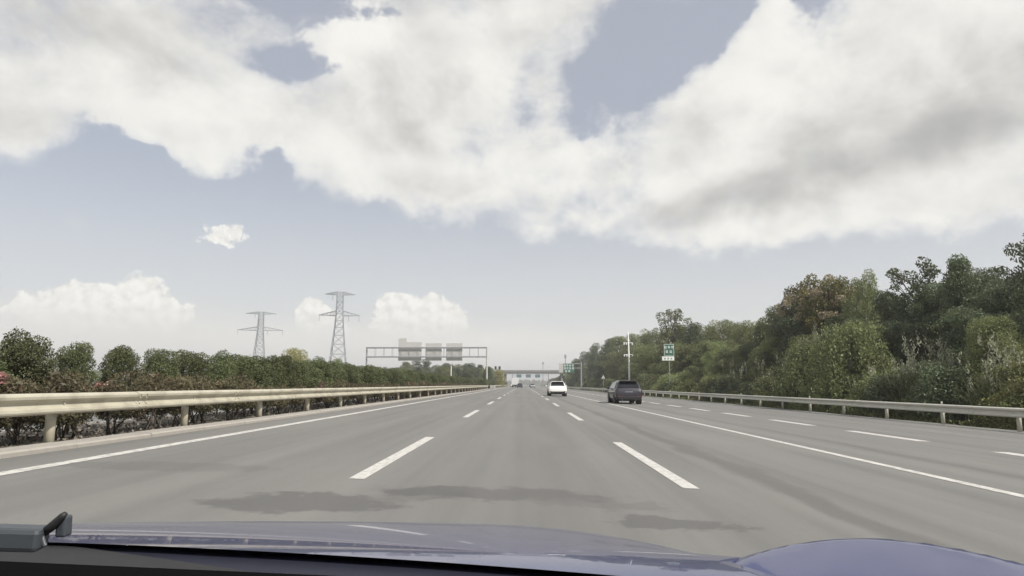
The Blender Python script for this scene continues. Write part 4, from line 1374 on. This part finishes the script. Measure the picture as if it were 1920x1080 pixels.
# ------------------------------------------------------------------ vehicles
def car(name, loc, rot, paint, dims, label, detail=True, rear_dark=True):
    Lc, Wc, Hc = dims
    root = tag(empty(name, loc, rot), label, 'car')
    hw = Wc / 2
    # stations: y, z bottom, z shoulder, z top, half width low, half width shoulder, half width top
    st = [
        (0.00, 0.40, 0.62, 0.74, 0.76, 0.80, 0.74),
        (0.05, 0.30, 0.72, 0.90, 0.86, 0.93, 0.84),
        (0.13, 0.27, 0.80, 1.03, 0.94, 0.985, 0.86),
        (0.22, 0.26, 0.92, 1.14, 0.97, 1.0, 0.82),
        (0.42, 0.25, 0.98, 1.40, 0.98, 1.0, 0.74),
        (0.55, 0.25, 0.99, 1.535, 0.98, 1.0, 0.71),
        (0.80, 0.25, 0.99, 1.575, 0.98, 1.0, 0.70),
        (1.60, 0.24, 0.97, 1.60, 0.98, 1.0, 0.70),
        (2.40, 0.24, 0.96, 1.575, 0.98, 1.0, 0.69),
        (2.95, 0.24, 0.95, 1.36, 0.98, 1.0, 0.72),
        (3.45, 0.24, 0.94, 1.06, 0.98, 1.0, 0.80),
        (3.80, 0.24, 0.88, 0.99, 0.97, 0.98, 0.78),
        (4.25, 0.26, 0.80, 0.90, 0.94, 0.95, 0.74),
        (4.50, 0.30, 0.68, 0.78, 0.84, 0.86, 0.66),
        (4.60, 0.38, 0.58, 0.66, 0.68, 0.70, 0.58)]
    ky, kz = Lc / 4.6, Hc / 1.62

    def ring(s):
        y, zb, zs, zt, wl, ws, wt = s
        zb, zs, zt = zb * kz, zs * kz, zt * kz
        wl, ws, wt = wl * hw, ws * hw, wt * hw
        zc = zt + 0.02 * kz
        half = [(0, zb), (wl * 0.8, zb), (wl * 0.97, zb + 0.06), (ws * 1.0, (zb + zs) * 0.5), (ws, zs - 0.06), (ws * 0.975, zs), (wt + (ws - wt) * 0.12, zt - (zt - zs) * 0.14), (wt * 0.93, zt - 0.012), (wt * 0.5, zc - 0.004), (0, zc)]
        full = [(x, y * ky, z) for x, z in half] + [(-x, y * ky, z) for x, z in half[-2:0:-1]]
        return full, half
    rings = [ring(s) for s in st]
    b = MB()
    n = len(rings[0][0])
    for r, _ in rings:
        b.v += r
    for j in range(len(rings) - 1):
        for i in range(n):
            b.f.append((j * n + i, j * n + (i + 1) % n, (j + 1) * n + (i + 1) % n, (j + 1) * n + i))
    b.f.append(tuple(range(n))[::-1])
    b.f.append(tuple((len(rings) - 1) * n + i for i in range(n)))
    body = b.build('body', paint, root, True)
    sub = body.modifiers.new('smooth', 'SUBSURF')
    sub.levels = sub.render_levels = 2

    def patch(name_, cells, mat, off=0.012, parent=None):
        """a panel following the body: list of (station a, station b, ring point a, ring point b, inset)"""
        m = MB()
        for (p0, p1, p2, p3) in cells:
            m.add([p0, p1, p2, p3], [(0, 1, 2, 3)])
        o = m.build(name_, mat, parent or root)
        so = o.modifiers.new('thick', 'SOLIDIFY')
        so.thickness = 0.02
        so.offset = 0
        return o

    def yz(frac_y, y0, z0, y1, z1):
        return y0 + (y1 - y0) * frac_y, z0 + (z1 - z0) * frac_y
    # rear window, lying on the tailgate slope
    ya, za, yb, zb2 = 0.175 * ky, 1.09 * kz, 0.50 * ky, 1.505 * kz
    wa, wb = 0.76 * hw, 0.64 * hw
    o_ = (-0.016, 0.014)
    patch('rear_window', [((-wa, ya + o_[0], za + o_[1]), (wa, ya + o_[0], za + o_[1]), (wb, yb + o_[0], zb2 + o_[1]), (-wb, yb + o_[0], zb2 + o_[1]))], M['glass'])
    # spoiler over it
    sp = bevel(MB().box((0, 0.40 * ky, 1.565 * kz), (1.30 * hw, 0.34, 0.035)).build('roof_spoiler', paint, root), 0.012)
    if detail:
        MB().box((0, 0.235 * ky, 1.555 * kz), (0.34, 0.012, 0.018)).build('brake_light', M['tail'], sp)
    # side windows, windscreen
    for s in (-1, 1):
        x0, x1 = s * (hw * 0.985 + 0.004), s * (hw * 0.755 + 0.012)
        zA, zB = 1.03 * kz, 1.46 * kz
        for (y0, y1, t0, t1) in ((0.62, 1.42, 0.80, 1.42), (1.50, 2.36, 1.50, 2.30), (2.44, 3.10, 2.38, 2.60)):
            patch('side_window', [((x0, y0 * ky, zA), (x0, y1 * ky, zA), (x1, t1 * ky, zB), (x1, t0 * ky, zB))], M['glass'])
        mo = bevel(MB().box((s * (hw + 0.10), 2.95 * ky, 1.06 * kz), (0.20, 0.10, 0.15)).build('mirror', paint, root), 0.03)
        # tail lamp
        if detail:
            tl = bevel(MB().add([(s * 0.50 * hw, 0.085, 0.84 * kz), (s * 0.99 * hw, 0.20, 0.86 * kz), (s * 0.985 * hw, 0.30, 0.96 * kz), (s * 0.50 * hw, 0.12, 0.93 * kz),
                                 (s * 0.50 * hw, 0.20, 0.84 * kz), (s * 0.93 * hw, 0.40, 0.86 * kz), (s * 0.93 * hw, 0.42, 0.96 * kz), (s * 0.50 * hw, 0.22, 0.93 * kz)],
                                [(0, 1, 2, 3), (7, 6, 5, 4), (0, 4, 5, 1), (1, 5, 6, 2), (2, 6, 7, 3), (3, 7, 4, 0)]).build('tail_lamp', M['tail'], root), 0.012)
        hl = bevel(MB().box((s * 0.68 * hw, 4.42 * ky, 0.70 * kz), (0.34 * hw, 0.14, 0.12)).build('headlamp', M['sign_white'], root), 0.02)
    patch('windscreen', [((-0.80 * hw, 3.34 * ky, 1.10 * kz + 0.02), (0.80 * hw, 3.34 * ky, 1.10 * kz + 0.02), (0.64 * hw, 2.52 * ky, 1.53 * kz + 0.03), (-0.64 * hw, 2.52 * ky, 1.53 * kz + 0.03))], M['glass'])
    if detail:
        bevel(MB().box((0, 0.075, 0.88 * kz), (1.0 * hw, 0.03, 0.03)).build('tailgate_trim', M['chrome'], root), 0.008)
        bevel(MB().box((0, 0.035, 0.735 * kz), (0.50, 0.03, 0.17)).build('number_plate', M['plate'], root), 0.006)
        bevel(MB().box((0, 0.045, 0.40 * kz), (1.62 * hw, 0.14, 0.24 * kz)).build('lower_bumper', M['black'], root), 0.04)
        for s in (-1, 1):
            bevel(MB().box((s * 0.78 * hw, 0.012, 0.52 * kz), (0.2, 0.03, 0.05)).build('reflector', M['tail'], root), 0.01)
            MB().tube([(s * 0.5 * hw, 0.02, 0.29 * kz), (s * 0.5 * hw, 0.25, 0.29 * kz)], [0.04, 0.04], 10).build('exhaust_pipe', M['chrome'], root)
    # wheels
    rw = 0.345
    wm = MB()
    prof = [(-0.11, rw * 0.62), (-0.11, rw * 0.92), (-0.085, rw), (0.085, rw), (0.11, rw * 0.92), (0.11, rw * 0.62)]
    NS = 24
    for a_ in range(NS):
        an = 2 * math.pi * a_ / NS
        for px_, r_ in prof:
            wm.v.append((px_, math.cos(an) * r_, math.sin(an) * r_))
    k = len(prof)
    for a_ in range(NS):
        a2 = (a_ + 1) % NS
        for i in range(k - 1):
            wm.f.append((a_ * k + i, a_ * k + i + 1, a2 * k + i + 1, a2 * k + i))
    tyre_me = wm.mesh('tyre', M['dark'], True)
    rm = MB()
    for q in range(5):
        an = 2 * math.pi * q / 5
        rm.bar((0.06, 0, 0), (0.06, math.cos(an) * rw * 0.62, math.sin(an) * rw * 0.62), 0.07, 0.05)
    rm.tube([(-0.10, 0, 0), (0.055, 0, 0)], [rw * 0.66, rw * 0.66], 20)
    rim_me = rm.mesh('rim', M['chrome'])
    arch = MB()
    for y in (0.92 * ky, 3.72 * ky):
        for s in (-1, 1):
            wroot = empty('wheel', (s * (hw - 0.125), y, rw))
            wroot.parent = root
            wroot.rotation_euler = (0, 0, 0 if s > 0 else math.pi)
            link('tyre', tyre_me, None, wroot)
            link('rim', rim_me, None, wroot)
            MB().tube([(s * (hw - 0.30), y, rw + 0.02), (s * (hw + 0.006), y, rw + 0.02)], [rw + 0.055, rw + 0.055], 24).build('wheel_arch', M['black'], root)
    # under-body
    MB().box((0, 2.3 * ky, 0.25 * kz), (1.7 * hw, 3.6 * ky, 0.10)).build('underbody', M['black'], root)
    return root


car('car', (3.52, 69.0, rz(3.52)), 0, M['white_paint'], (4.6, 1.88, 1.56), 'white hatchback driving ahead in the lane beside the dashes')
car('car', (6.98, 44.6, rz(6.98)), 0.0, M['plum_paint'], (4.7, 1.80, 1.60), 'dark grey estate car driving in the outer lane near the grey guardrail')
car('car', (-1.2, 222.0, rz(-1.2)), 0, M['navy_far'], (4.6, 1.85, 1.5), 'tiny dark car beside the box truck far ahead', False)
car('car', (3.6, 262.0, rz(3.6)), 0, M['silver_paint'], (4.6, 1.85, 1.55), 'tiny silver car far ahead under the overpass', False)
car('car', (3.9, 330.0, rz(3.9)), 0, M['navy_far'], (4.6, 1.85, 1.55), 'tiny dark car farthest ahead past the overpass', False)
car('car', (-4.0, 268.0, rz(-4)), 0, M['white_paint'], (4.6, 1.85, 1.55), 'tiny white car in the inner lane near the overpass', False)


def truck(x, y, label):
    root = tag(empty('box_truck', (x, y, rz(x))), label, 'truck')
    bevel(MB().box((0, 3.2, 2.15), (2.4, 6.4, 2.5)).build('cargo_box', M['box_white'], root), 0.05)
    for s in (-0.6, 0.6):
        MB().box((s, -0.01, 2.15), (1.14, 0.04, 2.36)).build('rear_door', M['box_white'], root)
    bevel(MB().box((0, 7.5, 1.75), (2.3, 1.9, 2.2)).build('cab', M['white_paint'], root), 0.15)
    MB().box((0, 3.8, 0.78), (1.0, 7.6, 0.28)).build('chassis', M['black'], root)
    MB().box((0, 0.02, 0.55), (2.2, 0.12, 0.22)).build('rear_guard', M['dark'], root)
    for yy in (1.4, 7.4):
        for s in (-0.95, 0.95):
            MB().tube([(s - 0.16, yy, 0.48), (s + 0.16, yy, 0.48)], [0.48, 0.48], 18).build('wheel', M['dark'], root)
    return root


truck(-3.0, 245.0, 'pale grey box truck far ahead in the inner lane')


# ------------------------------------------------------------------ the car the photograph is taken from
def car_paint():
    m = bpy.data.materials.new('blue_bonnet_paint')
    m.use_nodes = True
    t = NT(m.node_tree)
    b = t.n['Principled BSDF']
    b.inputs['Base Color'].default_value = (0.042, 0.048, 0.118, 1)
    b.inputs['Metallic'].default_value = 0.0
    b.inputs['Specular IOR Level'].default_value = 0.15
    b.inputs['Roughness'].default_value = 0.35
    b.inputs['Coat Weight'].default_value = 0.72
    b.inputs['Coat Roughness'].default_value = 0.02
    b.inputs['Coat IOR'].default_value = 1.5
    return m


M['bonnet'] = car_paint()
CX = -0.30
own = tag(empty('own_car', (0, 0, 0)), 'dark blue bonnet, wiper and dashboard edge of the car at the picture bottom', 'car')


def y_rear(x):
    return 0.93 - 0.21 * x


def bonnet_z(x, y):
    """nose-down, steeper towards the front, rolling away to both sides"""
    s = y - 0.85
    drop = 0.218 + 0.105 * s + 0.0405 * s * s
    if y < 1.02:
        drop += 0.22 * (1.02 - y) ** 2
    if y > 2.0:
        drop += 0.8 * (y - 2.0) ** 2
    dr = x + 0.65
    drop += 0.018 * dr * dr if dr > 0 else 0.020 * dr * dr
    t = min(1.0, max(0.0, (y - 1.0) / 0.5))
    drop += 0.17 * t * t * (3 - 2 * t) * max(0.0, x + 0.12) ** 2
    return CAM_Z - drop


def x_edge(y):
    return 0.295 + (1.0 - y) * 0.315 if y < 1.0 else 0.295 + 0.60 * (y - 1.0)


def grid_faces(b, base, nx, ny):
    for j in range(ny):
        for i in range(nx):
            a0 = base + j * (nx + 1) + i
            b.f.append((a0, a0 + 1, a0 + nx + 2, a0 + nx + 1))


def skirt(b, idx, dz, dy=0.0, dx=0.0):
    base = len(b.v)
    for q in idx:
        vx, vy, vz = b.v[q]
        b.v.append((vx + dx, vy + dy, vz - dz))
    for q in range(len(idx) - 1):
        b.f.append((idx[q], idx[q + 1], base + q + 1, base + q))


b = MB()
NX, NY = 64, 72
xa, xb = CX - 0.84, CX + 0.80
for j in range(NY + 1):
    for i in range(NX + 1):
        x = xa + (xb - xa) * i / NX
        y0_ = y_rear(x)
        y = y0_ + (2.28 - 0.30 * ((x - CX) / 0.84) ** 2 - y0_) * j / NY
        x = xa + (x_edge(y) - xa) * i / NX      # the outer edge follows the fender line
        b.v.append((x, y, bonnet_z(x, y)))
grid_faces(b, 0, NX, NY)
skirt(b, [NY * (NX + 1) + i for i in range(NX + 1)], 0.48, 0.06)
skirt(b, [j * (NX + 1) for j in range(NY + 1)], 0.46)
skirt(b, [j * (NX + 1) + NX for j in range(NY + 1)], 0.46)
b.build('bonnet', M['bonnet'], own, True)


# fender crest beside the bonnet
def fender(side, name):
    b = MB()
    N1, N2 = 48, 60
    for j in range(N2 + 1):
        for i in range(N1 + 1):
            y = 0.42 + 1.1 * j / N2
            xi = 0.295 + (1.0 - y) * 0.315
            x = xi + (0.82 - xi) * i / N1
            yc = 1.10 - 2.0 * (x - 0.52) ** 2
            drop = 0.2385 - 0.03 * (x - 0.52) + (0.15 if x < 0.52 else 0.55) * (x - 0.52) ** 2
            t_ = y - yc
            drop += (0.10 * -t_ + 0.10 * t_ * t_) if t_ < 0 else (0.23 * t_ * 1.15 + 0.5 * t_ * t_)
            # grows out of the bonnet along its inner edge
            w_ = min(1.0, max(0.0, (x - xi) / 0.04))
            w_ = w_ * w_ * (3 - 2 * w_)
            zz_ = (CAM_Z - drop) * w_ + (min(CAM_Z - drop, bonnet_z(x, y)) - 0.002) * (1 - w_)
            xx = x if side > 0 else 2 * CX - x
            b.v.append((xx, y, zz_))
    grid_faces(b, 0, N1, N2)
    skirt(b, [j * (N1 + 1) + N1 for j in range(N2 + 1)], 0.4, 0, side * 0.03)
    return b.build(name, M['bonnet'], own, True)


fender(1, 'fender')
fender(-1, 'fender')
# dark navy strip along the rear of the bonnet, then the scuttle panel under the windscreen
M['scuttle'] = pbr('scuttle_plastic', (0.020, 0.020, 0.021), 0.7, 0, (40, 0.5, (0.026, 0.026, 0.027)), 0.15, spec=0.3)
M['rear_strip'] = pbr('navy_strip', (0.020, 0.021, 0.034), 0.55, spec=0.2)
b, b2 = MB(), MB()
NS_ = 60
for i in range(NS_ + 1):
    x = -1.12 + 1.75 * i / NS_
    yr = y_rear(x)
    z = bonnet_z(x, yr)
    wd = 0.004 + min(0.30, 0.25 * max(0.0, x + 0.70))
    b.v += [(x, yr + 0.03, z - 0.010), (x, yr - 0.002, z - 0.008), (x, yr - wd, z - 0.012 - 0.02 * wd)]
    b2.v += [(x, yr - wd + 0.01, z - 0.020 - 0.02 * wd), (x, yr - wd - 0.004, z - 0.004 - 0.02 * wd), (x, yr - wd - 0.2, z - 0.012), (x, 0.36, z - 0.05)]
for i in range(NS_):
    for k in range(2):
        b.f.append((i * 3 + k, i * 3 + 3 + k, i * 3 + 4 + k, i * 3 + k + 1))
    for k in range(3):
        b2.f.append((i * 4 + k, i * 4 + 4 + k, i * 4 + 5 + k, i * 4 + k + 1))
b.build('bonnet_rear_strip', M['rear_strip'], own, True)
b2.build('scuttle_panel', M['scuttle'], own, True)
# dashboard edge
d0, d1 = at(0, 1052, 0.5), at(660, 1081, 0.5)
sl = (d1 - d0) / (d1.x - d0.x)
dl, dr = d0 + sl * (-0.6), d0 + sl * 0.9
M['dash'] = pbr('shaded_dashboard_plastic', (0.0035, 0.0035, 0.004), 0.9, spec=0.05)  # cabin shade put into the near-black colour, no roof is built
MB().add([(dl.x, 0.5, dl.z), (dr.x, 0.5, dr.z), (dr.x, 0.10, dr.z - 0.16), (dl.x, 0.10, dl.z - 0.16), (dl.x, 0.5, dl.z - 0.3), (dr.x, 0.5, dr.z - 0.3), (dr.x, 0.1, dr.z - 0.35), (dl.x, 0.1, dl.z - 0.35)],
         [(0, 1, 2, 3), (7, 6, 5, 4), (0, 4, 5, 1), (1, 5, 6, 2), (2, 6, 7, 3), (3, 7, 4, 0)]).build('dashboard', M['dash'], own)
# wiper
wp = empty('wiper', at(100, 1000, 0.86))
wp.parent = own
W0 = at(100, 1000, 0.86)
M['wiper'] = pbr('wiper_black', (0.045, 0.052, 0.06), 0.45)
a0, a1 = at(-60, 1006, 0.84) - W0, at(84, 1010, 0.86) - W0
bevel(MB().bar(a0, a1, 0.035, 0.028).build('arm_cover', M['wiper'], wp), 0.006)
k0, k1, k2 = at(80, 1000, 0.86) - W0, at(100, 985, 0.86) - W0, at(117, 968, 0.86) - W0
MB().tube([k0, k1, k2, k2 + Vector((0.004, 0, 0.0035))], [0.005, 0.006, 0.0045, 0.003], 8).build('hook', M['black'], wp, True)
bevel(MB().bar(at(121, 966, 0.87) - W0, at(119, 1006, 0.87) - W0, 0.013, 0.016).build('pivot', M['wiper'], wp), 0.003)
bevel(MB().bar(at(78, 1002, 0.855) - W0, at(84, 1024, 0.855) - W0, 0.004, 0.004).build('clip', M['chrome'], wp), 0.001)
